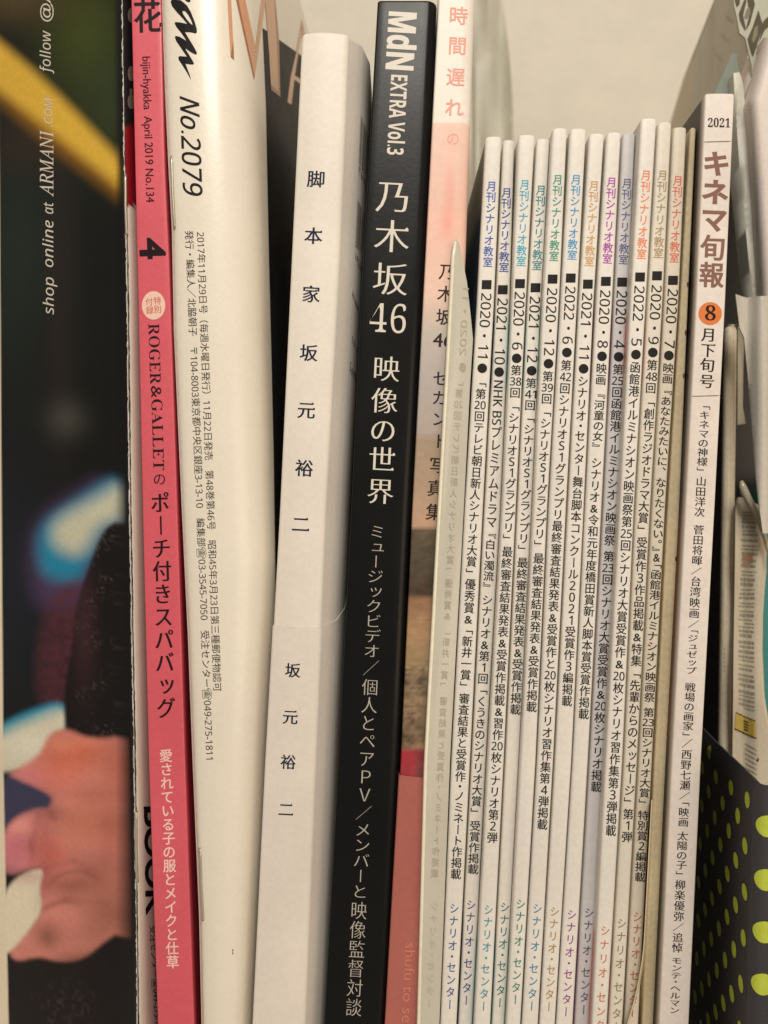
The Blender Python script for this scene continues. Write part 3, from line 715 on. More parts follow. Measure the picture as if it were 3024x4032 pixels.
# ---------------------------------------------------------------- 6 pink and white photobook
LH = [(0, 1727), (1000, 1676), (2000, 1624), (3000, 1578), (4032, 1520)]
RH = [(0, 1873), (480, 1856), (1000, 1838), (2000, 1785), (3000, 1735), (4032, 1680)]
def pb(s, px, py, d, X):
    if s == 2 and d > .0008: return lin((206, 198, 182))
    y = py; n = float(vnoise(np.array([px]), np.array([y]), 14, 21)[0]) * .55 + float(vnoise(np.array([px]), np.array([y]), 6, 22)[0]) * .45
    n2 = float(vnoise(np.array([px * .35]), np.array([y]), 10, 23)[0])
    K = [(0, (240, 232, 222)), (482, (240, 232, 222)), (486, (240, 206, 190)), (900, (242, 198, 182)), (1150, (238, 204, 186)), (1300, (200, 190, 180)), (1500, (184, 176, 172)), (1700, (180, 168, 160)), (1735, (170, 150, 128)), (1960, (184, 158, 134)), (2070, (196, 160, 134)), (2090, (98, 86, 70)),
         (2200, (88, 78, 64)), (2340, (76, 62, 52)), (2358, (150, 116, 88)), (2500, (176, 142, 108)), (2610, (160, 136, 104)), (2680, (122, 104, 84)), (2760, (140, 118, 92)), (2900, (112, 94, 74)), (2940, (146, 118, 92)), (2960, (150, 60, 66)), (3050, (138, 72, 72)), (4300, (138, 72, 72))]
    ys = [k[0] for k in K]; c = np.array([np.interp(y, ys, [lin(k[1])[j] for k in K]) for j in range(3)])
    a = .05
    if 1740 < y < 2080: a = .12
    if 2080 < y < 2350: a = .45
    if 2350 < y < 2620: a = .25
    if 2620 < y < 2950: a = .95
    if y >= 2950: a = .4
    c = c * (1 + a * 2 * (.5 * n + .5 * n2 - .5))
    for (bx, by, rx, ry, q) in ((1772, 760, 22, 110, .5), (1760, 880, 26, 60, .55), (1783, 560, 26, 40, .25)):
        q *= math.exp(-((px - bx) / rx) ** 2 - ((y - by) / ry) ** 2); c = c * (1 - q) + np.array(lin((240, 158, 142))) * q
    if 2955 < y and px < 1635: c = c * .5 + np.array(lin((186, 44, 64))) * .5
    return tuple(np.clip(c, 0, 1))
root, sf = bound('photobook', 'pale pink and white photobook with a beach picture on its spine and a salmon band', 'photobook', LH, RH, -90,
                 paper('photobook_gloss_cover', (0, 0, 0), rough=.42, attr=True, bump=.05, coat=.03, grain=.02, spec=.3), PAGES, rl=.0004, rr=.0026, Ld=.15, colfn=pb, dense=9, nf=16)
o, sb = band('paper_band', root, LH, RH, 3050, 0, .0004, .0026, lambda d: 0, lambda d: 0, .15, paper('salmon_band', (176, 102, 92), rough=.5, bump=.08), e=.0003, tilt=(-.12, 0, 0))
I = Ink()
for c, x, y in (('時', 1805, 62), ('間', 1801, 180), ('遅', 1794, 303), ('れ', 1789, 424)): I.glyph(c, x, y, 76, 76, .05, st=(-.014, -.01, False))
lay('photobook_title', root, sf, I.v, I.f, (240, 172, 156))
I = Ink(); I.glyph('の', 1784, 545, 56, 56, .05); lay('faded_title', root, sf, I.v, I.f, (240, 186, 172))
I = Ink(); st = (-.012, -.004, False)
for c, x, y, s_ in (('乃', 1761, 1070, 68), ('木', 1755, 1157, 68), ('坂', 1750, 1248, 68), ('セ', 1735, 1490, 64), ('カ', 1731, 1566, 64), ('ン', 1730, 1650, 62), ('ド', 1736, 1736, 64), ('写', 1723, 1832, 68), ('真', 1716, 1922, 70), ('集', 1711, 2016, 70)): I.glyph(c, x, y, s_, s_, .05, st=st)
a, b = runw('46', st); I.glyph('46', 1744, 1340, 78 / (b - a), 78, .05, (a + b) / 2, .34, st)
lay('spine_title', root, sf, I.v, I.f, (58, 44, 38))
I = Ink(); sideways(I, 'shufu to seikatsusha', 1619, 3712, 4290, 58, (0, 0, False), x1=1590); lay('publisher_name', root, sb, I.v, I.f, (206, 128, 114))

# ---------------------------------------------------------------- 7 clear folder with a mirrored ghost of a booklet's lettering painted on
def folder():
    le = [(942, 1793), (948, 1787), (962, 1781), (1000, 1776), (1100, 1771), (1500, 1750), (2000, 1722), (2700, 1684), (3000, 1668), (4032, 1640)]
    ri = [(942, 1800), (948, 1806), (962, 1811), (1000, 1818), (1030, 1825), (1106, 1840), (1220, 1853), (1333, 1864), (1520, 1852), (2000, 1827), (3000, 1773), (4032, 1731)]
    k = S * (D - .0012) / D; bot = 2016 - FLOOR / k; rows = []; C = []
    for y in [942, 950, 960, 980, 1000, 1030, 1065, 1106, 1160, 1220, 1275, 1333] + list(np.arange(1400, bot, 60)) + [bot]:
        a, b = wx(ip(y, le), -.0012), wx(ip(y, ri), -.0012); r = []; wd = b - a; q = min(.0008, wd * .4)
        for d in (.03, .012, .005, .002): r.append((a + q * .2, d, (2016 - y) * k))
        for t in (0, 25, 50, 75, 90):
            th = math.radians(180 - t); r.append((a + q + q * math.cos(th), -.0012 + q - q * math.sin(th), (2016 - y) * k))
        for u in (.15, .3, .5, .7, .85, 1): r.append((a + q + (wd - q) * u, -.0012 + .0006 * u + .0002 * math.sin(u * 3 + y * .004), (2016 - y) * k))
        for d in (.002, .006, .02): r.append((b, d, (2016 - y) * k))
        rows.append(r)
    root = thing('clear_folder', 'milky clear folder with faint mirrored lettering, over the right edge of the pink photobook', 'folder', (wx(1700), .01, FLOOR))
    m = paper('milky_plastic', (222, 218, 202), rough=.22, bump=.12, coat=.4, grain=.02, alpha=.76)
    o, sf = ribbon('sleeve', root, rows, m, th=.0002)
    rim = [sf.hit(ip(y, le) + 9, y, .0001) for y in np.linspace(952, 4835, 66)]
    V, F = tube(rim, .00042, 8); mesh('folded_edge', V, F, paper('plastic_edge', (244, 238, 216), rough=.2, bump=0, coat=.6), root, smooth=True)
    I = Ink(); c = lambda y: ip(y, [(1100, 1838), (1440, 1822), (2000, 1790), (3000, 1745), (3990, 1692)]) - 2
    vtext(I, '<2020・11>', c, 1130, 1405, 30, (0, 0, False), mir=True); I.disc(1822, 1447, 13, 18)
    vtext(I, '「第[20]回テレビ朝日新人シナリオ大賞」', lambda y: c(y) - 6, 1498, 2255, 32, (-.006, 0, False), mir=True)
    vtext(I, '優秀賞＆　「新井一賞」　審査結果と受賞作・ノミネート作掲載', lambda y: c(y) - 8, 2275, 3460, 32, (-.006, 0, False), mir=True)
    lay('painted_ghost_lettering', root, sf, I.v, I.f, (176, 168, 150))  # mirror image of the first booklet's text, painted on as pale print
    I = Ink(); vtext(I, 'シナリオ・センター', lambda y: c(y) - 2, 3545, 3975, 32, (0, 0, False), mir=True); lay('painted_ghost_publisher', root, sf, I.v, I.f, (190, 182, 160))
folder()

# ---------------------------------------------------------------- 8 the twelve thin white booklets
YS = (540, 1200, 2000, 3000, 4032)
BK = [
 ('2020・11', 'blue', (70, 104, 186), 537, (1911, 1877, 1829, 1776, 1733), (1977, 1947, 1904, 1853, 1800), 0, (712, 1053), 1103, (1157, 1407), 1450, (28, 40, 66),
  [('「第[20]回テレビ朝日新人シナリオ大賞」', 1500, 2262), ('優秀賞＆', 2277, 2462), ('「新井一賞」', 2474, 2708), ('審査結果と受賞作・ノミネート作掲載', 2728, 3463)], (3552, 3979)),
 ('2021・10', 'dark blue', (58, 84, 160), 550, (1981, 1951, 1907, 1856, 1803), (2029, 2010, 1974, 1916, 1863), .0030, (738, 1073), 1123, (1177, 1433), 1465, (96, 150, 176),
  [('<NHK BS>プレミアムドラマ', 1495, 2080), ('『白い濁流』', 2096, 2316), ('シナリオ＆第1回', 2340, 2694), ('「くうきのシナリオ大賞」', 2710, 3205), ('受賞作掲載', 3230, 3443)], (3538, 3962)),
 ('2020・6', 'cyan', (74, 178, 206), 530, (2040, 2014, 1977, 1920, 1866), (2108, 2073, 2034, 1986, 1933), .0002, (706, 1050), 1099, (1152, 1375), 1411, (80, 170, 180),
  [('第[38]回', 1436, 1568), ('「シナリオS1グランプリ」', 1594, 2128), ('最終審査結果発表＆受賞作掲載＆習作[20]枚シナリオ第2弾', 2150, 3320)], (3557, 3986)),
 ('2021・12', 'teal', (60, 140, 150), 545, (2113, 2076, 2037, 1989, 1936), (2169, 2133, 2097, 2046, 1990), .0028, (728, 1066), 1115, (1170, 1425), 1460, (110, 150, 140),
  [('第[41]回', 1487, 1617), ('「シナリオS1グランプリ」', 1640, 2170), ('最終審査結果発表＆受賞作掲載', 2193, 2815)], (3547, 3972)),
 ('2020・12', 'green', (66, 156, 132), 503, (2173, 2136, 2100, 2049, 1993), (2235, 2205, 2159, 2113, 2053), .0005, (686, 1030), 1081, (1136, 1398), 1432, (70, 150, 130),
  [('第[39]回', 1460, 1592), ('「シナリオS1グランプリ」', 1616, 2152), ('最終審査結果発表＆受賞作掲載', 2176, 2805)], (3535, 3960)),
 ('2022・6', 'sky blue', (74, 160, 212), 505, (2243, 2208, 2162, 2116, 2056), (2309, 2275, 2232, 2181, 2121), 0, (686, 1025), 1077, (1130, 1352), 1388, (60, 130, 180),
  [('第[42]回シナリオS1グランプリ最終審査結果発表＆受賞作と[20]枚シナリオ習作集第4弾掲載', 1416, 3268)], (3552, 3986)),
 ('2021・11', 'tan', (212, 168, 110), 525, (2319, 2279, 2236, 2185, 2124), (2381, 2340, 2302, 2253, 2188), .0006, (710, 1050), 1101, (1156, 1410), 1452, (176, 150, 120),
  [('シナリオ・センター舞台脚本コンクール2021受賞作3編掲載', 1478, 2782)], (3564, 3988)),
 ('2020・8', 'magenta', (180, 74, 178), 520, (2388, 2347, 2305, 2256, 2191), (2447, 2413, 2372, 2318, 2258), .0004, (696, 1040), 1090, (1145, 1368), 1403, (150, 70, 140),
  [('映画', 1428, 1517), ('『河童の女』', 1547, 1765), ('シナリオ＆令和元年度橋田賞新人脚本賞受賞作掲載', 1800, 2833)], (3576, 4008)),
 ('2020・4', 'slate grey', (104, 108, 146), 523, (2450, 2416, 2375, 2321, 2261), (2504, 2474, 2437, 2381, 2327), .0034, (701, 1043), 1093, (1147, 1370), 1405, (150, 110, 120),
  [('第[25]回函館港イルミナシオン映画祭', 1432, 2150), ('第[23]回シナリオ大賞受賞作＆[20]枚シナリオ掲載', 2168, 3120)], (3569, 4000)),
 ('2022・5', 'orange', (240, 142, 96), 465, (2519, 2481, 2440, 2384, 2330), (2584, 2546, 2500, 2454, 2393), 0, (668, 1022), 1073, (1128, 1360), 1396, (210, 104, 70),
  [('函館港イルミナシオン映画祭第[25]回シナリオ大賞受賞作＆[20]枚シナリオ習作集第3弾掲載', 1423, 3293)], (3636, 4120)),
 ('2020・9', 'olive brown', (176, 154, 116), 480, (2587, 2549, 2503, 2457, 2396), (2645, 2612, 2564, 2512, 2454), .0016, (668, 1018), 1068, (1125, 1353), 1388, (150, 130, 90),
  [('第[48]回', 1415, 1550), ('「創作ラジオドラマ大賞」', 1576, 2092), ('受賞作3作品掲載＆特集', 2113, 2625), ('「先輩からのメッセージ」', 2645, 3165), ('第1弾', 3183, 3317)], (3609, 4070)),
 ('2020・7', 'red', (216, 116, 92), 500, (2648, 2615, 2567, 2515, 2457), (2705, 2675, 2623, 2571, 2517), .0030, (690, 1036), 1086, (1140, 1368), 1400, (180, 100, 80),
  [('映画', 1428, 1512), ('『あなたみたいに、', 1533, 1862), ('なりたくない。』＆「函館港イルミナシオン映画祭', 1880, 2766), ('第[23]回シナリオ大賞」', 2785, 3168), ('特別賞2編掲載', 3190, 3473)], (3585, 4010)),
]
for i, (date, cname, col, top, Ls, Rs, d0, tt, sq, dt, dot, side, segs, bt) in enumerate(BK):
    L = [(y, x + 1.5) for y, x in zip(YS, Ls)]; R = [(y, x - 1.5) for y, x in zip(YS, Rs)]
    def cf(s, px, py, d, X, i=i, side=side):
        if s == 1: return lin({8: (206, 203, 205), 10: (223, 217, 204), 11: (214, 206, 190)}.get(i, (232, 228, 220)))
        if i == 0 and s == 0: return lin((150, 146, 134)) if py < 830 else lin((24, 52, 92))
        if d < .0003 and not (1250 < py < 1500 or py > 3650): return lin((228, 224, 214))
        return lin(side) if (1230 < py < 1510 or py > 3680) else lin((222, 218, 206))
    extra = ', leftmost of the twelve' if i == 0 else (', rightmost of the twelve' if i == 11 else '')
    root, sf = bound('booklet', 'thin white booklet with %s title and the date %s%s' % (cname, date, extra), 'booklet', L, R, top, PRINTED, PAGES,
                     d0=d0, rl=.0006, rr=.0007 if i not in (1, 3, 4) else .0009, Ld=.14, bulge=.00012, group='thin white booklets in a row', rows=60, colfn=cf, topr=9, kl=lambda d: .00012, kr=lambda d: -.00012)
    cx = lambda y, L=L, R=R: (ip(y, L) + ip(y, R)) / 2 + (1 if i != 1 else -2)
    I = Ink(); vtext(I, '月刊シナリオ教室', cx, tt[0], tt[1], 40, (-.012, -.008, False)); lay('series_title', root, sf, I.v, I.f, col)
    I = Ink(); x = cx(sq + 18); I.add([(x - 19, sq), (x + 19, sq), (x + 17.5, sq + 36), (x - 20.5, sq + 36)], [(0, 1, 2, 3)]); vtext(I, '<%s>' % date, cx, dt[0] - 6, dt[1] + 6, 49, (-.004, -.004, False)); I.disc(cx(dot), dot, 19, 19)
    lay('issue_date', root, sf, I.v, I.f, (38, 36, 36))
    I = Ink()
    for t, a, b in segs: vtext(I, t, cx, a, b, 43, (-.014, -.006, False))
    lay('spine_text', root, sf, I.v, I.f, (44, 42, 40))
    I = Ink(); vtext(I, 'シナリオ・センター', cx, bt[0], bt[1], 38, (-.008, -.004, False)); lay('publisher_name', root, sf, I.v, I.f, tuple(int(c * .85) for c in col))

# ---------------------------------------------------------------- 9 thin buff pamphlet
LT = [(290, 2738), (540, 2716), (1200, 2679), (2000, 2630), (3000, 2577), (4032, 2528)]
RT = [(290, 2750), (540, 2739), (1200, 2709), (2000, 2676), (3000, 2628), (4032, 2580)]
root, sf = bound('pamphlet', 'thin buff pamphlet with worn edge between the booklets and the 2021 film magazine', 'pamphlet', LT, RT, 500,
                 paper('buff_card', (206, 190, 156), rough=.6, bump=.2, grain=.1, smudge=.14), PAGES, d0=.0045, rl=.0005, rr=.0003, Ld=.04)
rd = random.Random(9)
for y in (1120, 1310, 3070, 3280, 2890, 1480, 2200): x = ip(y, RT) - 4; I = Ink(); I.poly([(x - 4, y - 8), (x + 2, y - 10), (x + 3, y + 8), (x - 2, y + 12), (x - 5, y + 2)]); lay('edge_nick', root, sf, I.v, I.f, (104, 78, 50))
# curled page at the foot of the last booklet
rows = []
for y in np.linspace(3150, 4840, 44):
    t = min(1, (y - 3150) / 970); c = max(0, t - .55) ** 2 * 420; a = ip(y, [(540, 2705), (4032, 2519)]) + 5 - c * .9
    rows.append([W(a + 8 * u - 3, y, .0006 + .006 * (u - .0)) for u in np.linspace(0, 1, 6)])
ribbon('loose_page', None, rows, paper('loose_page_paper', (220, 204, 170), rough=.5, bump=.08), th=.0002, tag=('loose cream page curling at the foot of the last white booklet', 'page'), loc=W(2540, 4120, .002))

# ---------------------------------------------------------------- 10 film magazine, August 2021
LK = [(375, 2777), (1200, 2741), (2000, 2700), (3000, 2646), (4032, 2596)]
RK = [(375, 2892), (1200, 2856), (2000, 2815), (3000, 2761), (4032, 2713)]
def kc(s, px, py, d, X):
    if s == 1 and d < .0004: return lin((228, 219, 211))
    if s == 0: return lin((66, 52, 44)) if py < 1000 else (lin((28, 26, 30)) if py < 2050 or py > 2900 else lin((96, 54, 36)))
    if s == 2: return lin((30, 28, 32))
    return lin((228, 219, 211))
root, sf = bound('magazine', 'white spined film magazine for late August 2021 with an orange dot', 'magazine', LK, RK, 368,
                 paper('film_magazine_cover', (0, 0, 0), rough=.5, attr=True, bump=.08), PAGES, rl=.0004, rr=.0004, kl=lambda d: .03 * d, kr=lambda d: .02 * d, Ld=.13, bulge=.0001, colfn=kc, topr=7)
ck = lambda y: (ip(y, LK) + ip(y, RK)) / 2 - 3
I = Ink(); a, b = runw('𝟐𝟎𝟐𝟏', (.004, 0, False)); I.glyph('𝟐𝟎𝟐𝟏', 2831, 484, 87 / (b - a), 50, .02, (a + b) / 2, .34, (.004, 0, False)); lay('year', root, sf, I.v, I.f, (40, 34, 32))
I = Ink()
for y in (558, 1559): I = Ink(); xa, xb = ip(y, LK) + 3, ip(y, RK) - 3; I.add([(xa, y), (xb, y - 3), (xb, y), (xa, y + 3)], [(0, 1, 2, 3)]); lay('rule_line', root, sf, I.v, I.f, (110, 96, 90))
I = Ink()
for c, y, s_ in (('キ', 644, 108), ('ネ', 756, 108), ('マ', 864, 104), ('旬', 975, 100), ('報', 1082, 98)): I.glyph(c, ck(y) + 1, y, s_, 106, .04, st=(-.04, -.028, False) if c not in '報旬' else (-.026, -.014, False))
lay('magazine_title', root, sf, I.v, I.f, (138, 100, 88))
I = Ink(); I.disc(2796, 1235, 46, 45, 40); lay('orange_dot', root, sf, I.v, I.f, (222, 126, 66))
I = Ink(); a, b = runw('𝟖', (0, 0, False)); I.glyph('𝟖', 2797, 1234, 42 / (b - a), 82, .03, (a + b) / 2, .335); lay('month_number', root, sf, I.v, I.f, (48, 26, 18), off=.00009)
I = Ink(); st = (-.02, .004, True)
for c, x, y in (('月', 2790, 1318), ('下', 2788, 1379), ('旬', 2785, 1437), ('号', 2783, 1501)): I.glyph(c, x, y, 59, 59, .05, st=st)
lay('issue_text', root, sf, I.v, I.f, (36, 30, 28))
I = Ink(); st = (-.012, .004, True)
for t, a, b in (('「キネマの神様」', 1592, 1860), ('山田洋次', 1875, 2036), ('菅田将暉', 2066, 2227), ('／', 2232, 2264), ('台湾映画', 2268, 2435), ('／', 2440, 2474), ('「ジュゼップ', 2476, 2656), ('戦場の画家」', 2687, 2903), ('／', 2906, 2946), ('西野七瀬', 2950, 3112), ('／', 3116, 3150), ('「映画', 3152, 3256), ('太陽の子」', 3272, 3450), ('柳楽優弥', 3462, 3628), ('／', 3632, 3668), ('追悼', 3671, 3752), ('モンテ・ヘルマン', 3768, 3992)): vtext(I, t, lambda y: ck(y) + 1, a, b, 43, st)
lay('contents_text', root, sf, I.v, I.f, (44, 36, 34))

# ---------------------------------------------------------------- 11 polka dot pouch, front right
def pouch():
    P0, d1, P1, d2 = 1352 * S, -.015, 1441 * S, .028
    zt = -990 * S; sl = -.03
    root = thing('pouch', 'dark grey pouch with lime green polka dots in the lower right corner', 'pouch', (.085, .01, FLOOR))
    rows = []
    for z in np.linspace(zt, FLOOR, 40):
        e = (z - zt) * -sl * -1 * -1; off = sl * (zt - z) ; t = min(1, (zt - z) / .002); ins = .0009 * (1 - math.sqrt(max(0, 1 - (1 - t) ** 2)))
        r = []
        for u in np.linspace(1.35, 0, 16): r.append((P0 + (P1 - P0) * u + off + ins + .00015 * math.sin(u * 5 + z * 200), d1 + .0025 + (d2 - d1 - .0025) * u, z))
        for a in range(0, 91, 15):
            th = math.radians(180 - a); r.append((P0 + off + ins + .0022 + .0022 * math.cos(th), d1 + .0025 - .0025 * math.sin(th), z))
        for x in (.006, .012, .02, .03): r.append((P0 + off + x, d1 - .0002, z))
        rows.append(r)
    m = paper('charcoal_fabric', (54, 52, 56), rough=.62, bump=.25, grain=.1, scale=1800)
    o, sf = ribbon('body', root, rows, m, th=.0006)
    V = []
    top = [tuple(Vector(p) - Vector((0, 0, .0001))) for p in rows[0]]; n = len(top)
    LIME = paper('lime_print', (186, 201, 66), rough=.5, bump=.05)
    Vd = []; Fd = []
    def dot(c, ux, uz, r, n_):
        k = len(Vd)
        for i in range(28):
            a = 2 * math.pi * i / 28; Vd.append(c + ux * math.cos(a) * r + uz * math.sin(a) * r + n_ * .0001)
        Fd.append(tuple(range(k, k + 28)))
    ux = Vector((P1 - P0, d2 - d1, 0)).normalized(); nn = Vector((-ux.y, ux.x, 0)).normalized(); ln = math.hypot(P1 - P0, d2 - d1)
    dz = Vector((sl, 0, 1)).normalized() * -1
    t0, z0 = .0172, -.0640          # a dot seen near the top
    bv = sf.b
    def disc(c, a_, b_, r, n_, N=24):
        k = len(Vd); pts = []
        for rr in (0, .35, .7, 1):
            for q in range(N if rr else 1):
                an = 2 * math.pi * q / N; p = c + (a_ * math.cos(an) + b_ * math.sin(an)) * r * rr; p.z = min(p.z, zt - .0003); h = bv.ray_cast(p + n_ * .012, -n_)
                if h[0] is None: return
                pts.append(h[0] + n_ * .0001)
        Vd.extend(pts); Fd.extend([(k, k + 1 + q, k + 1 + (q + 1) % N) for q in range(N)])
        for g in range(2):
            o_ = k + 1 + g * N; Fd.extend([(o_ + q, o_ + N + q, o_ + N + (q + 1) % N, o_ + (q + 1) % N) for q in range(N)])
    for i in range(-4, 6):
        for j in range(-12, 16):
            s_ = t0 + i * .0059; z = z0 - i * .0057 - j * .0100
            if s_ < .0035 or s_ > ln - .001 or z > zt - .0022 or z < FLOOR + .002: continue
            c = Vector((P0, d1, 0)) + ux * s_ + Vector((sl * (zt - z), 0, z)); disc(c, ux, Vector((0, 0, 1)), .00172, nn)
    nf_ = Vector((-.45, -1, 0)).normalized()
    for z in (-.0662, -.0775, -.0885, -.0995, -.1105, -.1215, -.1325): disc(Vector((P0 + .0023 + sl * (zt - z), d1, z)), Vector((1, -.45, 0)).normalized(), Vector((0, 0, 1)), .0023, nf_)
    mesh('polka_dots', Vd, Fd, LIME, root)
pouch()

# ---------------------------------------------------------------- 12 things standing behind on the right
grey_cov = lambda n, c, **k: paper(n, c, **({'rough': .5, 'bump': .1} | k))
# paperback with its page edges outward
LS = [(1290, 2862), (2000, 2852), (2700, 2842), (3400, 2832)]; RS = [(1290, 2906), (2000, 2897), (2800, 2884), (3400, 2878)]
def psc(s, px, py, d, X):
    if s == 0: return lin((40, 30, 38)) if d > .0008 else lin((160, 140, 120))
    a = .86 + .14 * math.sin(px * .9) * math.sin(px * .37 + 1); return tuple(np.array(lin((240, 226, 198))) * a)
root, sf = bound('paperback', 'paperback turned with its cream page edges outward right of the film magazine', 'paperback', LS, RS, 1276,
                 paper('cream_page_edges', (0, 0, 0), rough=.75, attr=True, bump=.3, grain=.08), PAGES, d0=.035, rl=.0012, rr=.0009, Ld=.05, colfn=psc, nf=22, topr=26)
I = Ink()
for k in range(6): I.disc(2853, 2556 + k * 17, 5, 6)
lay('white_dots', root, sf, I.v, I.f, (200, 180, 170))
I = Ink(); I.poly([(2832, 2530), (2846, 2530), (2846, 2640), (2836, 2640)]); 
# loose flap beside it
slab('paper_slip', None, [(2906, 1284), (2922, 1282), (2932, 1310), (2927, 1450), (2925, 1600), (2936, 1668), (2905, 1672)], .040, .0004, grey_cov('slip_paper', (206, 200, 184)), step=30,
     curve=lambda x, y: .0008 * math.sin((x - 2900) * .08), tag=('small pale paper slip beside the upturned page edges', 'paper'), loc=W(2918, 1672, .04))
# grey magazine whose side recedes towards the back
def receding():
    m_ = 1.12; X1, da, X2, db = 1656 * S * m_, (D + .03) * m_ - D, 2114 * S * m_, (D + .157) * m_ - D; zt = 2742 * S * m_
    rows = []
    for z in list(np.linspace(zt, FLOOR, 30)):
        r = [(X1 + (X2 - X1) * u + .0012 * math.sin(u * 6 + z * 20), da + (db - da) * u, z - .0) for u in np.linspace(1, 0, 24)]
        r += [(X1 + .0004, da - .0006, z), (X1 + .0018, da - .0008, z), (X1 + .0028, da - .0002, z), (X1 + .006, da + .03, z), (X1 + .016, da + .09, z)]
        rows.append(r)
    root = thing('magazine', 'tall grey beige magazine whose side slopes back towards the cream wall at the upper right', 'magazine', (.11, .09, FLOOR))
    o, sf = ribbon('cover', root, rows, grey_cov('beige_grey_cover', (196, 190, 174), smudge=.16), th=.0004)
    V = []
    for z in (zt - .0006, FLOOR + .0004): V += [(X1 + .0008, da + .0006, z), (X1 + .0024, da + .0008, z), (X1 + .0152, da + .09, z), (X2 - .004, db - .002, z)]
    mesh('pages', V, grid_faces(2, 4, True) + [(3, 2, 1, 0), (4, 5, 6, 7)], PAGES, root)
    I = Ink()
    for P in ([(2852, 52), (2866, 66), (2892, 84), (2886, 92), (2860, 78)], [(2836, 128), (2850, 142), (2872, 160), (2866, 166), (2842, 150)], [(2812, 205), (2830, 222), (2842, 236), (2834, 240), (2818, 226)]): I.poly(P)
    lay('pale_print', root, sf, I.v, I.f, (196, 182, 160))
    I = Ink(); I.poly([(2768, 268), (2782, 262), (2796, 300), (2800, 335), (2792, 330), (2784, 300)]); I.poly([(2750, 290), (2758, 290), (2752, 420), (2746, 420)]); lay('dark_print', root, sf, I.v, I.f, (132, 118, 94))
receding()
# lattice folder
root = thing('folder', 'grey green folder printed with dark diamonds in the upper right corner', 'folder', W(2990, 1100, .028))
o, sf = slab('panel', root, [(2884, -80), (2890, 20), (2902, 70), (2912, 130), (2935, 150), (2948, 210), (2960, 260), (2965, 600), (2985, 1250), (3110, 1250), (3110, -80)], .028, .0006, grey_cov('grey_green_card', (176, 178, 160)), step=60)
I = Ink()
for P in ([(2893, -60), (2918, -60), (2912, 18), (2900, 30), (2893, 5)], [(2930, 0), (2940, 0), (2926, 60), (2936, 110), (2932, 122), (2912, 82), (2908, 55)], [(2941, -10), (2965, -20), (2972, 20), (2952, 95), (2934, 124), (2940, 100), (2950, 60)],
          [(2986, 40), (2999, 85), (3005, 95), (2990, 150), (2965, 225), (2958, 215), (2942, 155), (2962, 110)], [(3005, 85), (3024, 65), (3040, 95), (3010, 120), (2988, 170)]): I.poly(P)
lay('dark_diamonds', root, sf, I.v, I.f, (88, 80, 62))
I = Ink()
for P in ([(2940, 35), (2952, 30), (2955, 55), (2938, 78), (2930, 68)], [(2970, 110), (2984, 100), (2982, 140), (2966, 172), (2960, 158)]): I.poly(P)
lay('diamond_centres', root, sf, I.v, I.f, (128, 122, 102), off=.0001)
# teal-grey card seen as a wedge
slab('card', None, [(2882, 208), (2900, 212), (2912, 300), (2902, 380), (2880, 440), (2845, 900), (2820, 1500), (2780, 1500), (2796, 400), (2815, 365), (2850, 285)], .0295, .0005, grey_cov('teal_grey_card', (126, 136, 124)), step=60,
     tag=('dark teal grey card wedged above the 2021 film magazine', 'card'), loc=W(2800, 1500, .03))
# pale booklet strip
slab('thin_booklet', None, [(2888, 288), (2912, 284), (2926, 330), (2934, 420), (2944, 560), (2958, 760), (2975, 1000), (2992, 1190), (2968, 1190), (2950, 1050), (2932, 860), (2915, 700), (2902, 520), (2893, 400)], .026, .006,
     grey_cov('pale_grey_cover', (214, 212, 200)), step=30, curve=lambda x, y: .0015 * ((x - ip(y, [(284, 2900), (1190, 2980)])) / 30) ** 2, tag=('narrow pale grey booklet leaning right behind the film magazine', 'booklet'), loc=W(2970, 1190, .03))
# big mauve booklet
slab('large_booklet', None, [(3008, 148), (2985, 190), (2968, 240), (2952, 310), (2945, 400), (2947, 480), (2956, 640), (2966, 800), (2980, 960), (2996, 1200), (3140, 1200), (3140, 148)], .020, .008,
     grey_cov('mauve_white_cover', (222, 211, 203)), step=15, curve=lambda x, y: .004 * math.exp(-(x - ip(y, [(148, 3008), (400, 2945), (1200, 2996)])) / 16), tag=('large pale mauve booklet with rounded edge at the right border', 'booklet'), loc=W(3040, 1200, .022))
# translucent sheet below it
m = grey_cov('translucent_sheet', (208, 202, 190), rough=.4, alpha=.9)
slab('plastic_sheet', None, [(2896, 1158), (2915, 1164), (2940, 1172), (2980, 1166), (3140, 1160), (3140, 2100), (3004, 2100), (2990, 2000), (2975, 1860), (2962, 1700), (2946, 1500), (2930, 1330), (2912, 1290)], .0225, .0004, m, step=15,
     curve=lambda x, y: .0016 * math.sin((x - 2900) * .045) - .001 * math.sin(y * .006), tag=('smoky translucent plastic sheet hanging at the right border', 'plastic sheet'), loc=W(3020, 2100, .023))
# dark sheet added to stand for the shade in the gap
slab('gap_shade_sheet', None, [(2862, 560), (2896, 520), (2930, 700), (2960, 1000), (2968, 1180), (2985, 1700), (2990, 2100), (2985, 4440), (2790, 4440), (2790, 1500), (2840, 1000)], .046, .003, grey_cov('gap_shade_dark', (42, 40, 40)), step=80,
     tag=('dark sheet standing for the shade in the gap right of the film magazine', 'folder'), loc=W(2880, 3300, .047))
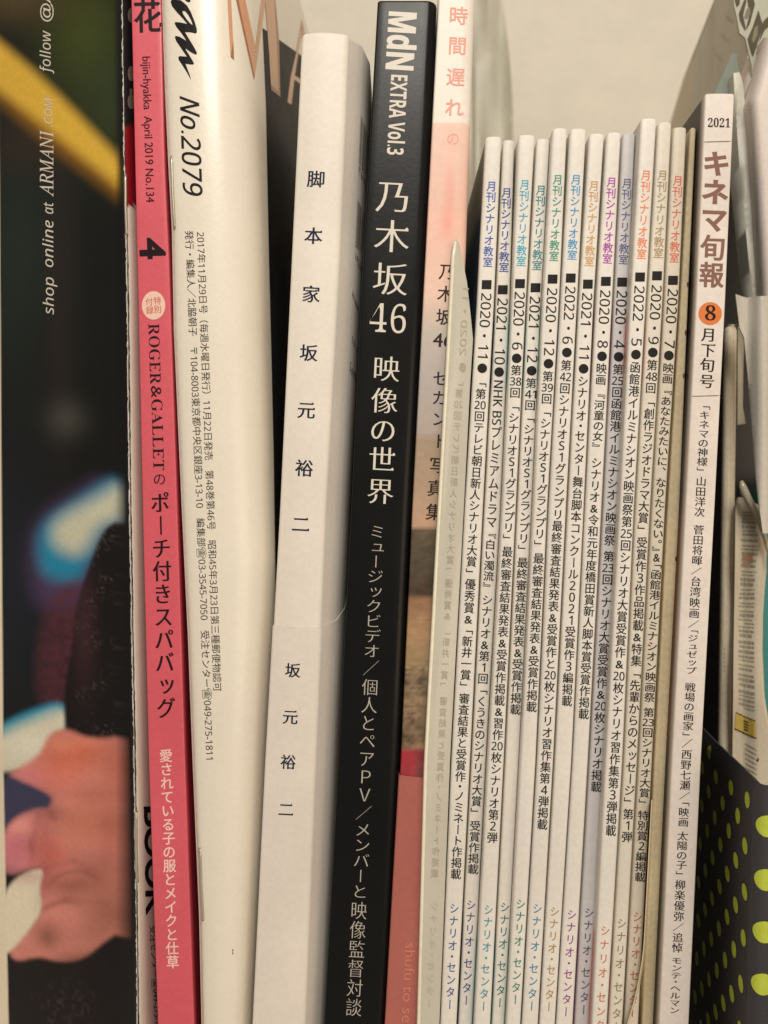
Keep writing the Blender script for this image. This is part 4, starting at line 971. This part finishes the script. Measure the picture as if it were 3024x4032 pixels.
# newspaper
def news(x, y):
    return .0012 * math.sin((x - 2890) * .05) + .0009 * math.sin(y * .011)
root = thing('newspaper', 'folded newspaper page with grey columns and a yellow box at the right edge', 'newspaper', W(2945, 3300, .031))
o, sf = slab('sheet', root, [(2896, 2000), (2912, 1958), (2940, 1962), (2975, 1985), (3002, 2030), (3016, 2110), (3018, 2250), (3002, 2400), (2996, 2600), (3006, 2780), (3024, 2870), (3070, 2960), (3070, 4440), (2870, 4440), (2888, 2600), (2894, 2200)], .031, .0012, grey_cov('newsprint', (196, 186, 166), rough=.8), step=22, curve=news)
I = Ink(); rd = random.Random(4)
y = 2015
while y < 2790:
    xl = ip(y, [(2000, 2922), (2400, 2908), (2790, 2908)]); xr = ip(y, [(2000, 2978), (2150, 2985), (2400, 2968), (2790, 2972)]); h = rd.choice((5, 9, 12)); s_ = 4 if y < 2300 else 16 * (y - 2300) / 500
    x = xl + rd.choice((0, 4, 24 if y > 2440 else 3))
    while x < xr - 6:
        w_ = rd.uniform(10, 26); x2 = min(x + w_, xr); I.add([(x, y + s_ * (x - xl) / 60), (x2, y + s_ * (x2 - xl) / 60), (x2, y + h + s_ * (x2 - xl) / 60), (x, y + h + s_ * (x - xl) / 60)], [(0, 1, 2, 3)]); x = x2 + 3
    y += h + rd.choice((7, 9, 14))
y = 2925
while y < 3080:
    I.add([(2935, y), (2980, y + 26), (2980, y + 33), (2935, y + 7)], [(0, 1, 2, 3)]); y += 19
lay('newspaper_columns', root, sf, I.v, I.f, (150, 143, 126), off=.0001)
I = Ink(); I.poly([(2896, 2806), (2974, 2838), (2978, 2906), (2890, 2868)], 20); lay('yellow_box', root, sf, I.v, I.f, (186, 162, 84), off=.00012)
I = Ink()
for k in range(4): I.add([(2930, 2834 + k * 11), (2948, 2842 + k * 11), (2948, 2848 + k * 11), (2930, 2840 + k * 11)], [(0, 1, 2, 3)])
I.add([(2890, 2866), (2978, 2904), (2978, 2909), (2890, 2871)], [(0, 1, 2, 3)]); I.add([(2896, 2803), (2974, 2836), (2974, 2840), (2896, 2807)], [(0, 1, 2, 3)])
lay('box_print', root, sf, I.v, I.f, (84, 72, 34), off=.0002)
I = Ink(); I.poly([(2922, 2190), (2962, 2180), (2968, 2215), (2926, 2228)], 15); lay('orange_print', root, sf, I.v, I.f, (186, 136, 104), off=.00009)
I = Ink(); I.poly([(2985, 2980), (2988, 2992), (2983, 3002), (2979, 2996)]); lay('dark_red_spot', root, sf, I.v, I.f, (70, 26, 26), off=.0001)
# cream leaf and teal cover behind the newspaper
slab('cream_leaf', None, [(2960, 1975), (2990, 1990), (3010, 2040), (3022, 2120), (3012, 2300), (3004, 2420), (3002, 2560), (3010, 2740), (3030, 2860), (3150, 3000), (3150, 4440), (2960, 4440), (2950, 2300)], .0365, .0008, grey_cov('cream_leaf_paper', (214, 200, 168)), step=40,
     tag=('cream paper leaf with a wavy edge between newspaper and teal cover', 'paper'), loc=W(3010, 3300, .033))
slab('teal_cover', None, [(2985, 1900), (3150, 1860), (3150, 4440), (2990, 4440)], .0385, .002, grey_cov('teal_card', (24, 122, 124), rough=.4), step=90, tag=('teal green cover peeking out at the right border', 'folder'), loc=W(3060, 3300, .035))
# curled clear plastic edge
pts = [W(x, y, .027) for x, y in ((2919, 1893), (2924, 1915), (2934, 1940), (2948, 1968), (2966, 2000), (2984, 2036), (3000, 2078), (3016, 2130), (3034, 2200))]
V, F = tube(pts, [.0004, .0009, .00105, .001, .0009, .0008, .0007, .0006, .0005], 12)
mesh('plastic_curl', V, F, grey_cov('clear_plastic', (200, 192, 170), rough=.15, coat=.8, bump=0, alpha=.8), None, smooth=True, tag=('curled clear plastic edge shining above the newspaper', 'plastic sheet'), loc=W(2960, 2100, .027))
# crumpled sleeve behind the booklets
slab('crumpled_sleeve', None, [(1850, -80), (1972, -60), (1984, 40), (1994, 120), (2006, 220), (2014, 320), (2020, 430), (2026, 560), (2034, 1200), (2060, 3500), (1900, 3500), (1860, 600)], .165, .0006, paper('crumpled_film', (206, 203, 188), rough=.6, bump=.1, smudge=.1), step=16,
     curve=lambda x, y: .003 * math.sin(x * .045 + y * .003) + .0012 * math.sin(x * .09 - y * .004 + 1), tag=('crumpled pale plastic sleeve behind the photobook, above the first booklets', 'plastic sleeve'), loc=W(1950, 2600, .165))
